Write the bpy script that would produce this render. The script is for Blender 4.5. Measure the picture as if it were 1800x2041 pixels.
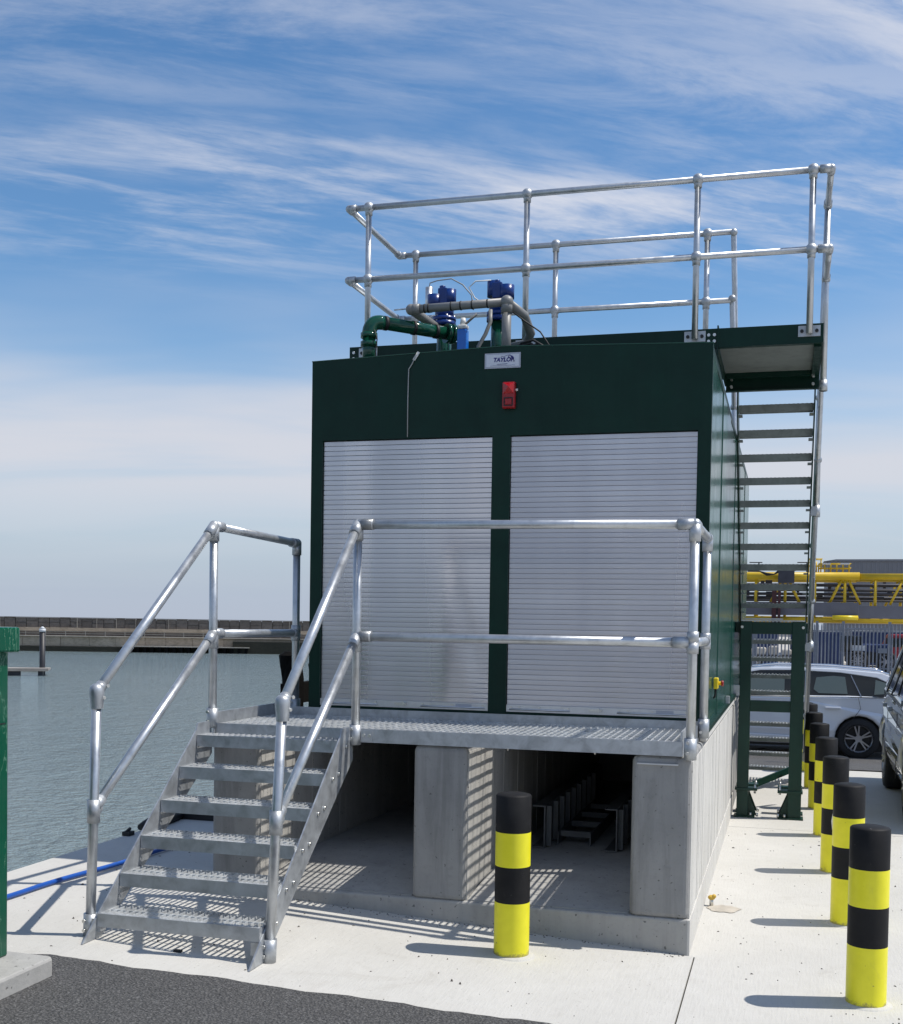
import bpy, math, random
from mathutils import Vector, Matrix
random.seed(7)
for o in list(bpy.data.objects): bpy.data.objects.remove(o)
scene = bpy.context.scene
COL = scene.collection
R = math.radians
# ------------------------------------------------------------------ camera
YAW, PITCH, ROLL = R(15.826), R(-1.920), R(0.903)
def cam_axes():
    f = Vector((-math.sin(YAW)*math.cos(PITCH), math.cos(YAW)*math.cos(PITCH), math.sin(PITCH)))
    r = Vector((math.cos(YAW), math.sin(YAW), 0)); d = f.cross(r)
    c, s = math.cos(ROLL), math.sin(ROLL)
    return c*r - s*d, s*r + c*d, f
cr, cd, cf = cam_axes()
cam = bpy.data.cameras.new('Camera'); cam_o = bpy.data.objects.new('Camera', cam); COL.objects.link(cam_o)
cam_o.matrix_world = Matrix(((cr.x, -cd.x, -cf.x, 0.440), (cr.y, -cd.y, -cf.y, -5.999), (cr.z, -cd.z, -cf.z, 1.65), (0, 0, 0, 1)))
cam.sensor_fit = 'HORIZONTAL'; cam.sensor_width = 36; cam.lens = 2358/1800*36
cam.shift_y = (1321.6-1020.5)/1800
cam.clip_start = .05; cam.clip_end = 5000
scene.camera = cam_o
# ------------------------------------------------------------------ light
SUN = Vector((.555, .140, 1.0)).normalized()
SUN_EL = math.asin(SUN.z); SUN_AZ = math.atan2(SUN.x, SUN.y)
def build_world():
    w = bpy.data.worlds.new('World'); scene.world = w; w.use_nodes = True
    nt = w.node_tree; N = nt.nodes; L = nt.links
    for n in list(N): N.remove(n)
    out = N.new('ShaderNodeOutputWorld'); bg = N.new('ShaderNodeBackground'); L.new(bg.outputs[0], out.inputs[0])
    sky = N.new('ShaderNodeTexSky'); sky.sky_type = 'NISHITA'; sky.sun_disc = False
    sky.sun_elevation = SUN_EL; sky.sun_rotation = SUN_AZ
    sky.altitude = 5; sky.air_density = 1.0; sky.dust_density = .25; sky.ozone_density = 1.6
    tc = N.new('ShaderNodeTexCoord'); sx = N.new('ShaderNodeSeparateXYZ'); L.new(tc.outputs['Generated'], sx.inputs[0])
    def m(op, a, b=None, c=None, clamp=False):
        n = N.new('ShaderNodeMath'); n.operation = op; n.use_clamp = clamp
        for i, v in enumerate((a, b, c)):
            if v is None: continue
            if isinstance(v, (int, float)): n.inputs[i].default_value = v
            else: L.new(v, n.inputs[i])
        return n.outputs[0]
    def rng(v, a, b, c=0, d=1, kind='SMOOTHSTEP'):
        n = N.new('ShaderNodeMapRange'); n.interpolation_type = kind
        L.new(v, n.inputs[0]); n.inputs[1].default_value = a; n.inputs[2].default_value = b; n.inputs[3].default_value = c; n.inputs[4].default_value = d
        return n.outputs[0]
    z = m('MAXIMUM', sx.outputs[2], .015)
    # flat cloud deck seen in perspective
    den = m('ADD', z, .10)
    u = m('DIVIDE', sx.outputs[0], den); v = m('DIVIDE', sx.outputs[1], den)
    cmb = N.new('ShaderNodeCombineXYZ'); L.new(u, cmb.inputs[0]); L.new(v, cmb.inputs[1])
    def noise(scale, rot, loc, det, rough, dist, sc):
        r0 = N.new('ShaderNodeMapping'); L.new(cmb.outputs[0], r0.inputs[0]); r0.inputs['Rotation'].default_value = (0, 0, rot)
        mp = N.new('ShaderNodeMapping'); L.new(r0.outputs[0], mp.inputs[0]); mp.inputs['Location'].default_value = loc; mp.inputs['Scale'].default_value = sc
        t = N.new('ShaderNodeTexNoise'); L.new(mp.outputs[0], t.inputs['Vector'])
        t.inputs['Scale'].default_value = scale; t.inputs['Detail'].default_value = det; t.inputs['Roughness'].default_value = rough; t.inputs['Distortion'].default_value = dist
        return t.outputs[0]
    # streaks run across the view: wind direction at ROTC
    big = noise(.95, ROTC, BIGL, 3, .5, .25, (.42, 1.15, 1))
    med = noise(2.4, ROTC+R(5), FINL, 6, .58, .35, (.60, 1.35, 1))
    fib = noise(6.5, ROTC-R(6), FINL, 7, .66, .30, (.45, 1.7, 1))
    cirrus = m('MULTIPLY', rng(big, .35, .60), rng(m('ADD', m('MULTIPLY', med, .60), m('MULTIPLY', fib, .40)), .40, .64))
    big2 = noise(1.0, ROTC+R(12), BIGL2, 3, .5, .25, (.42, 1.1, 1))
    fib2 = noise(4.6, ROTC+R(2), (2.4, 8.8, 1), 8, .66, .35, (.5, 1.5, 1))
    cir2 = m('MULTIPLY', rng(big2, .40, .64), rng(fib2, .36, .68))
    cirrus = m('MAXIMUM', cirrus, m('MULTIPLY', cir2, .55))
    cirrus = m('MULTIPLY', cirrus, rng(z, .24, .33))
    soft = noise(.55, R(10), SOFL, 4, .5, .4, (.6, 1.0, 1))
    edge = m('ADD', z, m('MULTIPLY', m('SUBTRACT', soft, .5), .30))
    lump = noise(1.1, R(-20), (2.2, 7.7, 3), 5, .5, .6, (.45, .9, 1))
    veil = m('MULTIPLY', m('MULTIPLY', rng(edge, .285, .16), rng(z, .03, .13, .12, 1.0)), rng(lump, .30, .62, .50, 1.0))
    mixh = N.new('ShaderNodeMix'); mixh.data_type = 'RGBA'
    hs = N.new('ShaderNodeHueSaturation'); hs.inputs['Saturation'].default_value = SKY_SAT; hs.inputs['Value'].default_value = SKY_VAL
    L.new(sky.outputs[0], hs.inputs['Color'])
    # sea haze low down
    L.new(rng(z, .20, .0, 0, .92), mixh.inputs[0]); L.new(hs.outputs[0], mixh.inputs['A']); mixh.inputs['B'].default_value = (*HAZE, 1)
    mixv = N.new('ShaderNodeMix'); mixv.data_type = 'RGBA'
    L.new(m('MULTIPLY', veil, .88), mixv.inputs[0]); L.new(mixh.outputs['Result'], mixv.inputs['A']); mixv.inputs['B'].default_value = (*VEIL, 1)
    mix = N.new('ShaderNodeMix'); mix.data_type = 'RGBA'
    L.new(m('MULTIPLY', cirrus, .9, clamp=True), mix.inputs[0]); L.new(mixv.outputs['Result'], mix.inputs['A']); mix.inputs['B'].default_value = (*CIRR, 1)
    L.new(mix.outputs['Result'], bg.inputs[0]); bg.inputs[1].default_value = SKY_STRENGTH
ROTC = R(-30); BIGL = (11.2, 2.3, 0); BIGL2 = (0.7, 0.4, 6); FINL = (6.6, 1.4, 2); SOFL = (3.3, 12.9, 5)
SKY_SAT, SKY_VAL = 1.24, 1.16
HAZE = (3.4, 4.1, 5.4); VEIL = (6.0, 6.05, 6.55); CIRR = (6.3, 6.5, 7.2)
SKY_STRENGTH = .115
build_world()
sl = bpy.data.lights.new('Sun', 'SUN'); sl.energy = 4.45; sl.angle = R(.53); sl.color = (1.0, .955, .88)
so = bpy.data.objects.new('Sun', sl); COL.objects.link(so); so.location = (20, 6, 36)
so.rotation_euler = (-SUN).to_track_quat('-Z', 'Y').to_euler()
vs = scene.view_settings; vs.view_transform = 'Standard'; vs.look = 'None'; vs.exposure = 0.0; vs.gamma = 1.0; vs.use_curve_mapping = False
scene.cycles.max_bounces = 8
# ------------------------------------------------------------------ materials
MATS = {}
class NT:
    def __init__(s, name):
        s.m = bpy.data.materials.new(name); s.m.use_nodes = True; s.N = s.m.node_tree.nodes; s.L = s.m.node_tree.links
        s.b = s.N['Principled BSDF']; s.tc = s.N.new('ShaderNodeTexCoord'); MATS[name] = s.m
        s.geo = s.N.new('ShaderNodeNewGeometry')
    def set(s, **k):
        for a, v in k.items(): s.b.inputs[a.replace('_', ' ')].default_value = v
        return s
    def noise(s, scale, det=4, rough=.55, sc=(1, 1, 1), dist=0, src=None):
        mp = s.N.new('ShaderNodeMapping'); mp.inputs['Scale'].default_value = sc
        s.L.new(src or s.geo.outputs['Position'], mp.inputs[0])
        t = s.N.new('ShaderNodeTexNoise'); s.L.new(mp.outputs[0], t.inputs['Vector'])
        t.inputs['Scale'].default_value = scale; t.inputs['Detail'].default_value = det; t.inputs['Roughness'].default_value = rough; t.inputs['Distortion'].default_value = dist
        return t.outputs[0]
    def ramp(s, v, stops):
        r = s.N.new('ShaderNodeValToRGB'); e = r.color_ramp.elements
        while len(e) < len(stops): e.new(.5)
        for i, (p, c) in enumerate(stops):
            e[i].position = p; e[i].color = (*c, 1) if len(c) == 3 else c
        s.L.new(v, r.inputs[0]); return r.outputs[0]
    def mixc(s, f, a, b, mode='MIX'):
        n = s.N.new('ShaderNodeMix'); n.data_type = 'RGBA'; n.blend_type = mode
        for k, v in ((0, f), ('A', a), ('B', b)):
            if isinstance(v, (int, float)): n.inputs[k].default_value = v
            elif isinstance(v, tuple): n.inputs[k].default_value = (*v, 1)
            else: s.L.new(v, n.inputs[k])
        return n.outputs['Result']
    def math(s, op, a, b=None):
        n = s.N.new('ShaderNodeMath'); n.operation = op
        for i, v in enumerate((a, b)):
            if v is None: continue
            if isinstance(v, (int, float)): n.inputs[i].default_value = v
            else: s.L.new(v, n.inputs[i])
        return n.outputs[0]
    def rng(s, v, a, b, c=0, d=1):
        n = s.N.new('ShaderNodeMapRange'); s.L.new(v, n.inputs[0])
        for i, x in enumerate((a, b, c, d)): n.inputs[i+1].default_value = x
        return n.outputs[0]
    def col(s, v): s.L.new(v, s.b.inputs['Base Color']); return s
    def rough(s, v): s.L.new(v, s.b.inputs['Roughness']); return s
    def bump(s, v, strength=.3, dist=.01):
        n = s.N.new('ShaderNodeBump'); n.inputs['Strength'].default_value = strength; n.inputs['Distance'].default_value = dist
        s.L.new(v, n.inputs['Height']); s.L.new(n.outputs[0], s.b.inputs['Normal']); return s
def plain(name, c, rough=.5, metal=0, var=.12, scale=8, **k):
    t = NT(name); t.set(Roughness=rough, Metallic=metal, **k)
    n = t.noise(scale, 5, .6)
    t.col(t.ramp(n, [(.25, tuple(x*(1-var) for x in c)), (.75, tuple(min(1, x*(1+var)) for x in c))]))
    return t
def make_materials():
    # galvanised steel: dull mottled zinc
    def galv(name, c, lo, hi, metal, k=1.0):
        t = NT(name); t.set(Metallic=metal)
        n1 = t.noise(14, 6, .65, dist=.6); n2 = t.noise(70, 3, .5); n3 = t.noise(5, 4, .6, sc=(1, 1, .25))
        c1 = t.ramp(n1, [(.28, tuple(x*(1-.28*k) for x in c)), (.5, c), (.74, tuple(min(.9, x*(1+.22*k)) for x in c))])
        c2 = t.mixc(t.rng(n3, .55, .72, 0, .45*k), c1, tuple(x*.55 for x in c))
        t.col(c2); t.rough(t.rng(n1, .3, .7, lo, hi)); t.bump(n2, .06, .002)
    galv('galv', (.46, .48, .50), .38, .54, .65)
    galv('galv_tube', (.53, .55, .57), .32, .44, .78, .7)
    galv('galv_grate', (.60, .62, .63), .45, .6, .35)
    galv('galv_shaded', (.22, .245, .235), .45, .6, .35)  # shade of the rear treads and landing underside put into the zinc colour
    # aluminium slats, mill finish
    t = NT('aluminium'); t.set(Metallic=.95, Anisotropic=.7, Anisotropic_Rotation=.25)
    n = t.noise(1.3, 4, .5, sc=(1, 1, .6)); n2 = t.noise(40, 3, .6, sc=(.05, 1, 1))
    oi = t.N.new('ShaderNodeObjectInfo')
    t.col(t.mixc(t.rng(oi.outputs['Random'], 0, 1, .0, .35), t.ramp(n, [(.3, (.56, .545, .565)), (.7, (.68, .665, .68))]), (.50, .49, .515)))
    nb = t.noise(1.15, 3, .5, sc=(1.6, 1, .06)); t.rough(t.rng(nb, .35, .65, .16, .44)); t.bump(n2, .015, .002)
    plain('alu_bar', (.62, .63, .65), .38, .9, .08, 20)
    plain('steel_bolt', (.62, .62, .60), .30, .9, .15, 60)
    # green enamel
    t = NT('green_paint'); t.set(Roughness=.16, Specular_IOR_Level=.5, Coat_Weight=.0)
    n = t.noise(3, 5, .6); n2 = t.noise(1.6, 4, .55, sc=(1, 1.6, .35))
    t.col(t.ramp(n, [(.3, (.006, .055, .040)), (.7, (.009, .070, .050))])); t.rough(t.rng(n, .3, .7, .17, .24)); t.bump(n2, .20, .02)
    t = NT('green_satin'); t.set(Roughness=.40, Specular_IOR_Level=.22)
    n = t.noise(5, 6, .65); n2 = t.noise(120, 2, .5)
    st = t.noise(5, 6, .7, sc=(3, 3, .12)); t.rough(t.rng(st, .35, .7, .32, .5)); t.col(t.mixc(t.rng(st, .56, .74, 0, .35), t.ramp(n, [(.3, (.0018, .0200, .0135)), (.7, (.0030, .0290, .0190))]), (.012, .040, .032))); t.bump(n2, .08, .001)
    plain('green_frame', (.0065, .034, .025), .40, 0, .2, 5, Specular_IOR_Level=.3)  # lighter green copy: skylight on the frame put into the colour
    t = NT('green_cabinet'); t.set(Roughness=.18)
    n = t.noise(4, 5, .6); n2 = t.noise(1.6, 5, .7, sc=(3, 3, 1), dist=1.5)
    cr_ = t.math('LESS_THAN', t.math('ABSOLUTE', t.math('SUBTRACT', n2, .52)), .0035)
    t.col(t.mixc(t.math('MULTIPLY', cr_, .7), t.ramp(n, [(.3, (.002, .068, .036)), (.7, (.004, .088, .047))]), (.22, .42, .30)))
    plain('pipe_green', (.006, .060, .034), .10, 0, .15, 20)
    plain('pipe_grey', (.20, .20, .195), .45, 0, .15, 30)
    plain('valve_blue', (.004, .030, .17), .28, 0, .2, 40)
    plain('fluid_blue', (.01, .16, .62), .15, 0, .1, 20)
    plain('white_plastic', (.72, .72, .70), .4, 0, .06, 20)
    plain('black_rubber', (.012, .012, .013), .6, 0, .3, 30)
    plain('grey_cable', (.32, .33, .33), .5, 0, .1, 30)
    plain('hose_blue', (.010, .080, .38), .38, 0, .15, 14)
    plain('red_plastic', (.30, .008, .012), .30, 0, .12, 60)
    plain('red_lens', (.38, .006, .010), .08, 0, .1, 60)
    plain('yellow_plastic', (.80, .60, .02), .35, 0, .08, 60)
    plain('sign_face', (.58, .60, .66), .35, .2, .05, 30)
    plain('sign_ink', (.010, .012, .16), .5, 0, .05, 30)
    plain('sign_edge', (.40, .42, .48), .4, .3, .05, 30)
    # sun-bleached slab concrete
    t = NT('apron')
    n1 = t.noise(.9, 6, .6); n2 = t.noise(9, 8, .7); n3 = t.noise(160, 3, .6); n4 = t.noise(26, 4, .5, sc=(3.2, .35, 1)); sp = t.noise(75, 2, .4)
    n5 = t.noise(2.2, 7, .65, dist=1.2)
    c = t.ramp(n1, [(.25, (.490, .478, .445)), (.75, (.59, .575, .54))])
    c = t.mixc(t.rng(n2, .35, .7, 0, .30), c, (.455, .440, .405))
    c = t.mixc(t.rng(n5, .60, .74, 0, .38), c, (.37, .345, .305))
    c = t.mixc(t.rng(n4, .52, .72, 0, .22), c, (.40, .385, .355))
    c = t.mixc(t.rng(t.noise(5.5, 8, .75, dist=2.0), .64, .70, 0, .35), c, (.66, .655, .63))
    c = t.mixc(t.rng(sp, .70, .76, 0, .55), c, (.22, .20, .18))
    t.col(c); t.set(Roughness=.9, Specular_IOR_Level=.25)
    t.bump(t.math('ADD', t.math('MULTIPLY', n3, .5), t.math('ADD', t.math('MULTIPLY', n4, .9), n2)), .38, .006)
    # cast wall concrete
    def cast(name, a, b, stain):
        t = NT(name)
        n1 = t.noise(2.2, 7, .65); n2 = t.noise(22, 6, .7); n3 = t.noise(3.5, 6, .7, sc=(2.5, 2.5, .22), dist=.5); pit = t.noise(48, 2, .4); n5 = t.noise(200, 2, .5)
        c = t.ramp(n1, [(.28, a), (.72, b)])
        c = t.mixc(t.rng(n3, .48, .74, 0, stain), c, tuple(x*.5 for x in a))
        c = t.mixc(t.rng(n2, .55, .78, 0, .45), c, tuple(x*.62 for x in a))
        c = t.mixc(t.rng(pit, .69, .73, 0, .7), c, (.07, .07, .068))
        c = t.mixc(t.rng(t.noise(3.1, 7, .7, sc=(3, 3, .3)), .66, .72, 0, .35), c, (.62, .60, .57))
        t.col(c); t.set(Roughness=.88, Specular_IOR_Level=.25)
        t.bump(t.math('ADD', n2, t.math('ADD', t.math('MULTIPLY', n5, .4), t.math('MULTIPLY', pit, -.8))), .30, .006)
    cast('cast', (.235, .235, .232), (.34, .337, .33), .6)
    cast('cast_board_sunlit', (.53, .515, .485), (.64, .625, .59), .22)  # outer sun side: sunlight put into the concrete colour
    cast('cast_lit', (.40, .39, .365), (.50, .485, .455), .35)  # lit copy for the sun-facing sides inside the bays
    cast('cast_shaded', (.30, .295, .28), (.40, .39, .37), .45)  # shaded copy for pier sides turned away from the sun
    cast('slab_cast', (.33, .325, .31), (.43, .42, .40), .3)
    # tarmac
    t = NT('tarmac')
    v = t.N.new('ShaderNodeTexVoronoi'); v.inputs['Scale'].default_value = 85; t.L.new(t.geo.outputs['Position'], v.inputs['Vector'])
    n1 = t.noise(.8, 5, .6); n2 = t.noise(75, 5, .8); n3 = t.noise(38, 4, .7)
    c = t.ramp(n2, [(.32, (.018, .018, .019)), (.52, (.075, .074, .074)), (.70, (.30, .295, .29))])
    c = t.mixc(t.rng(n1, .3, .7, .0, .45), c, (.10, .098, .095))
    c = t.mixc(t.rng(v.outputs['Distance'], 0, .55, .5, 0), c, (.19, .185, .18))
    t.col(c); t.set(Roughness=.85)
    t.bump(t.math('ADD', n3, t.math('ADD', n2, t.math('MULTIPLY', v.outputs['Distance'], -1.2))), .9, .012)
    plain('subgrade', (.10, .095, .09), .95, 0, .3, 3)
    # harbour water
    t = NT('water'); t.set(Roughness=.06, IOR=1.33, Base_Color=(.030, .075, .072, 1), Specular_IOR_Level=.5)
    n1 = t.noise(3.0, 4, .62, sc=(1, 1, 1)); n2 = t.noise(.8, 3, .5, sc=(1, .8, 1)); n3 = t.noise(.05, 3, .5); n4 = t.noise(9, 3, .6)
    h = t.math('ADD', t.math('MULTIPLY', n1, .75), t.math('ADD', t.math('MULTIPLY', n2, .7), t.math('MULTIPLY', n4, .20)))
    t.col(t.ramp(n3, [(.3, (.175, .230, .245)), (.7, (.215, .270, .280))])); t.bump(h, .85, .42)
    # breakwater masonry
    def stone(name, a, b, dark):
        t = NT(name); oi = t.N.new('ShaderNodeObjectInfo')
        n1 = t.noise(.35, 6, .65); n2 = t.noise(2.2, 6, .7, sc=(1, 1, 2))
        c = t.ramp(n1, [(.3, a), (.7, b)]); c = t.mixc(t.rng(n2, .45, .7, 0, .6), c, dark)
        c = t.mixc(t.rng(oi.outputs['Random'], 0, 1, 0, .4), c, dark)
        t.col(c); t.set(Roughness=.9); t.bump(n2, .6, .08)
    stone('stone_dark', (.17, .140, .118), (.27, .23, .195), (.08, .068, .058))
    stone('stone_mid', (.42, .34, .25), (.56, .46, .35), (.21, .17, .125))
    stone('stone_pale', (.36, .33, .28), (.46, .42, .36), (.24, .21, .18))
    stone('weed', (.022, .024, .016), (.045, .042, .028), (.012, .012, .010))
    plain('timber_black', (.007, .0065, .006), .9, 0, .4, 12, Specular_IOR_Level=.1)
    plain('pile_dark', (.022, .022, .026), .5, 0, .3, 3)
    plain('pontoon_deck', (.30, .27, .24), .8, 0, .2, 3)
    plain('float_pale', (.72, .70, .64), .7, 0, .2, 3)
    # bollards
    t = NT('bollard_yellow'); t.set(Roughness=.42)
    n = t.noise(7, 6, .65); ch = t.noise(34, 5, .7)
    c = t.ramp(n, [(.3, (.76, .70, .012)), (.7, (.88, .81, .022))]); c = t.mixc(t.rng(ch, .685, .72), c, (.09, .08, .05))
    c = t.mixc(t.rng(t.noise(4.5, 8, .75, sc=(1, 1, .45), dist=.8), .60, .72, 0, .38), c, (.42, .36, .10))
    obz = t.N.new('ShaderNodeSeparateXYZ'); t.L.new(t.tc.outputs['Object'], obz.inputs[0])
    dn = t.noise(16, 7, .75); dirt = t.rng(t.math('SUBTRACT', t.math('MULTIPLY', dn, .13), obz.outputs[2]), .035, .055, 0, .75)
    c = t.mixc(dirt, c, (.20, .16, .09)); t.col(c); t.bump(ch, .10, .003)
    t = NT('bollard_black'); t.set(Roughness=.6, Specular_IOR_Level=.2)
    n = t.noise(9, 6, .65); ch = t.noise(30, 6, .75)
    c = t.ramp(n, [(.3, (.008, .008, .009)), (.7, (.016, .0155, .016))]); c = t.mixc(t.rng(ch, .68, .74), c, (.26, .25, .24))
    c = t.mixc(t.rng(t.noise(5, 8, .75, dist=.8), .58, .72, 0, .5), c, (.045, .043, .042))
    t.col(c); t.bump(ch, .12, .003)
    plain('guano', (.66, .64, .60), .8, 0, .1, 60)
    # background steel
    plain('crane_yellow', (.60, .40, .012), .45, 0, .18, 1.5)
    plain('girder_grey', (.125, .125, .145), .6, 0, .14, 1.2)
    plain('shed_grey', (.17, .18, .205), .6, 0, .1, .8)
    plain('red_oxide', (.055, .012, .014), .6, 0, .2, 2)
    plain('dark_pipe', (.040, .040, .052), .5, 0, .3, 2)
    plain('fence_steel', (.29, .305, .34), .5, .2, .15, 6)
    plain('container_blue', (.012, .030, .105), .5, 0, .25, 2)
    plain('yard_white', (.62, .64, .66), .5, 0, .15, 1)
    plain('yard_red', (.26, .015, .025), .4, 0, .15, 2)
    plain('yard_pale', (.46, .43, .38), .9, 0, .15, 1)
    # cars
    t = NT('car_white'); t.set(Base_Color=(.68, .70, .74, 1), Roughness=.25, Metallic=.10, Coat_Weight=1.0, Coat_Roughness=.03)
    t = NT('car_blue'); t.set(Base_Color=(.17, .21, .26, 1), Roughness=.28, Metallic=.5, Coat_Weight=1.0, Coat_Roughness=.03)
    t = NT('car_glass'); t.set(Base_Color=(.010, .014, .015, 1), Roughness=.04, IOR=1.5)
    t = NT('car_pane_reflection'); t.set(Base_Color=(.10, .13, .125, 1), Roughness=.05)
    plain('car_trim', (.012, .012, .013), .5, 0, .2, 20)
    plain('tyre', (.015, .015, .016), .8, 0, .3, 30)
    plain('alloy', (.42, .42, .44), .3, .8, .08, 20)
    plain('chrome', (.75, .76, .78), .12, 1, .05, 20)
    t = NT('lamp_red'); t.set(Base_Color=(.35, .01, .01, 1), Roughness=.1)
    plain('beam_steel', (.14, .145, .15), .55, .4, .2, 6)
    plain('damp', (.44, .40, .34), .8, 0, .25, 14)
    plain('grit', (.10, .09, .08), .9, 0, .5, 30)
    plain('plant_pot_ochre', (.55, .36, .05), .6, 0, .2, 30)
make_materials()
M = MATS
# ------------------------------------------------------------------ mesh builder
ROOT = {}
class MB:
    def __init__(s): s.v = []; s.f = []; s.sm = []
    def add(s, vs, fs, smooth=False):
        b = len(s.v); s.v += [tuple(x) for x in vs]
        for f in fs: s.f.append(tuple(b+i for i in f)); s.sm.append(smooth)
        return s
    def box(s, a, b):
        x0, y0, z0 = a; x1, y1, z1 = b
        return s.add([(x0,y0,z0),(x1,y0,z0),(x1,y1,z0),(x0,y1,z0),(x0,y0,z1),(x1,y0,z1),(x1,y1,z1),(x0,y1,z1)],
                     [(0,3,2,1),(4,5,6,7),(0,1,5,4),(1,2,6,5),(2,3,7,6),(3,0,4,7)])
    def cb(s, c, d): return s.box([c[i]-d[i]/2 for i in range(3)], [c[i]+d[i]/2 for i in range(3)])
    def bar(s, p, q, w, h, up=(0, 0, 1)):
        p = Vector(p); q = Vector(q); d = (q-p).normalized(); u = Vector(up)
        sx = d.cross(u)
        if sx.length < 1e-4: sx = d.cross(Vector((0, 1, 0)))
        sx.normalize(); u = sx.cross(d).normalized(); vs = []
        for e in (p, q):
            for a, b in ((-1,-1),(1,-1),(1,1),(-1,1)): vs.append(e+sx*(a*w/2)+u*(b*h/2))
        return s.add(vs, [(3,2,1,0),(4,5,6,7),(0,1,5,4),(1,2,6,5),(2,3,7,6),(3,0,4,7)])
    def cyl(s, p, q, r, r2=None, n=16, caps=True):
        p = Vector(p); q = Vector(q); d = (q-p).normalized()
        a = d.orthogonal().normalized(); b = d.cross(a); r2 = r if r2 is None else r2
        vs = [p+(a*math.cos(2*math.pi*i/n)+b*math.sin(2*math.pi*i/n))*r for i in range(n)]
        vs += [q+(a*math.cos(2*math.pi*i/n)+b*math.sin(2*math.pi*i/n))*r2 for i in range(n)]
        s.add(vs, [(i, (i+1) % n, n+(i+1) % n, n+i) for i in range(n)], True)
        if caps:
            b0 = len(s.v)-2*n
            s.f.append(tuple(b0+i for i in reversed(range(n)))); s.sm.append(False)
            s.f.append(tuple(b0+n+i for i in range(n))); s.sm.append(False)
        return s
    def tube(s, pts, r, n=12, caps=True):
        pts = [Vector(p) for p in pts]; rings = []
        a = None
        for i, p in enumerate(pts):
            d = (pts[min(i+1, len(pts)-1)]-pts[max(i-1, 0)]).normalized()
            if a is None: a = d.orthogonal().normalized()
            else: a = (a-d*a.dot(d)).normalized()
            b = d.cross(a); rr = r[i] if isinstance(r, (list, tuple)) else r
            rings.append([p+(a*math.cos(2*math.pi*k/n)+b*math.sin(2*math.pi*k/n))*rr for k in range(n)])
        vs = [x for ring in rings for x in ring]
        fs = [(i*n+k, i*n+(k+1) % n, (i+1)*n+(k+1) % n, (i+1)*n+k) for i in range(len(pts)-1) for k in range(n)]
        s.add(vs, fs, True)
        if caps:
            b0 = len(s.v)-len(vs)
            s.f.append(tuple(b0+i for i in reversed(range(n)))); s.sm.append(False)
            s.f.append(tuple(len(s.v)-n+i for i in range(n))); s.sm.append(False)
        return s
    def ball(s, c, r, nu=14, nv=9, sq=(1, 1, 1)):
        c = Vector(c); vs = [c+Vector((0, 0, -r*sq[2]))]
        for j in range(1, nv):
            t = math.pi*j/nv-math.pi/2
            for i in range(nu):
                u = 2*math.pi*i/nu; vs.append(c+Vector((math.cos(t)*math.cos(u)*r*sq[0], math.cos(t)*math.sin(u)*r*sq[1], math.sin(t)*r*sq[2])))
        vs.append(c+Vector((0, 0, r*sq[2]))); last = len(vs)-1; fs = []
        for i in range(nu): fs.append((0, 1+(i+1) % nu, 1+i))
        for j in range(nv-2):
            for i in range(nu): fs.append((1+j*nu+i, 1+j*nu+(i+1) % nu, 1+(j+1)*nu+(i+1) % nu, 1+(j+1)*nu+i))
        for i in range(nu): fs.append((last, last-nu+i, last-nu+(i+1) % nu))
        return s.add(vs, fs, True)
    def prism(s, prof, axis, a, b):
        # profile polygon in the two other axes (order x,y,z without axis), counter-clockwise either way
        def mk(p, t):
            if axis == 'x': return (t, p[0], p[1])
            if axis == 'y': return (p[0], t, p[1])
            return (p[0], p[1], t)
        n = len(prof); vs = [mk(p, a) for p in prof]+[mk(p, b) for p in prof]
        area = sum(prof[i][0]*prof[(i+1) % n][1]-prof[(i+1) % n][0]*prof[i][1] for i in range(n))
        fs = [tuple(range(n)), tuple(range(2*n-1, n-1, -1))]+[(i, i+n, (i+1) % n+n, (i+1) % n) for i in range(n)]
        flip = (area > 0) ^ (axis == 'y') ^ (a > b)
        if flip: fs = [tuple(reversed(f)) for f in fs]
        return s.add(vs, fs)
    def lathe(s, c, axis, prof, n=24):
        c = Vector(c); ax = Vector(axis).normalized(); a = ax.orthogonal().normalized(); b = ax.cross(a)
        vs = [c+ax*h+(a*math.cos(2*math.pi*k/n)+b*math.sin(2*math.pi*k/n))*r for r, h in prof for k in range(n)]
        fs = [(i*n+k, i*n+(k+1) % n, (i+1)*n+(k+1) % n, (i+1)*n+k) for i in range(len(prof)-1) for k in range(n)]
        return s.add(vs, fs, True)
    def mesh(s, name, mat, org=(0, 0, 0)):
        me = bpy.data.meshes.new(name); o = Vector(org)
        me.from_pydata([Vector(v)-o for v in s.v], [], s.f)
        me.polygons.foreach_set('use_smooth', s.sm); me.materials.append(M[mat] if isinstance(mat, str) else mat); me.update()
        return me
    def build(s, name, mat, parent=None, loc=None, bevel=0, seg=2, **tags):
        org = ROOT[parent.name] if parent else Vector(loc or (0, 0, 0))
        o = bpy.data.objects.new(name, s.mesh(name, mat, org)); COL.objects.link(o)
        if parent: o.parent = parent
        else: o.location = org
        ROOT[o.name] = org
        if bevel:
            md = o.modifiers.new('bevel', 'BEVEL'); md.width = bevel; md.segments = seg; md.limit_method = 'ANGLE'; md.angle_limit = R(35)
        for k, v in tags.items(): o[k] = v
        return o
def thing(name, label, cat, loc, group=None):
    o = bpy.data.objects.new(name, None); COL.objects.link(o); o.location = loc; o.empty_display_size = .1
    o['label'] = label; o['category'] = cat
    if group: o['group'] = group
    ROOT[o.name] = Vector(loc); return o
def share(name, src, parent, off):
    o = bpy.data.objects.new(name, src.data); COL.objects.link(o); o.parent = parent; o.location = Vector(src.location)+Vector(off); ROOT[o.name] = ROOT[parent.name]; return o
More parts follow.
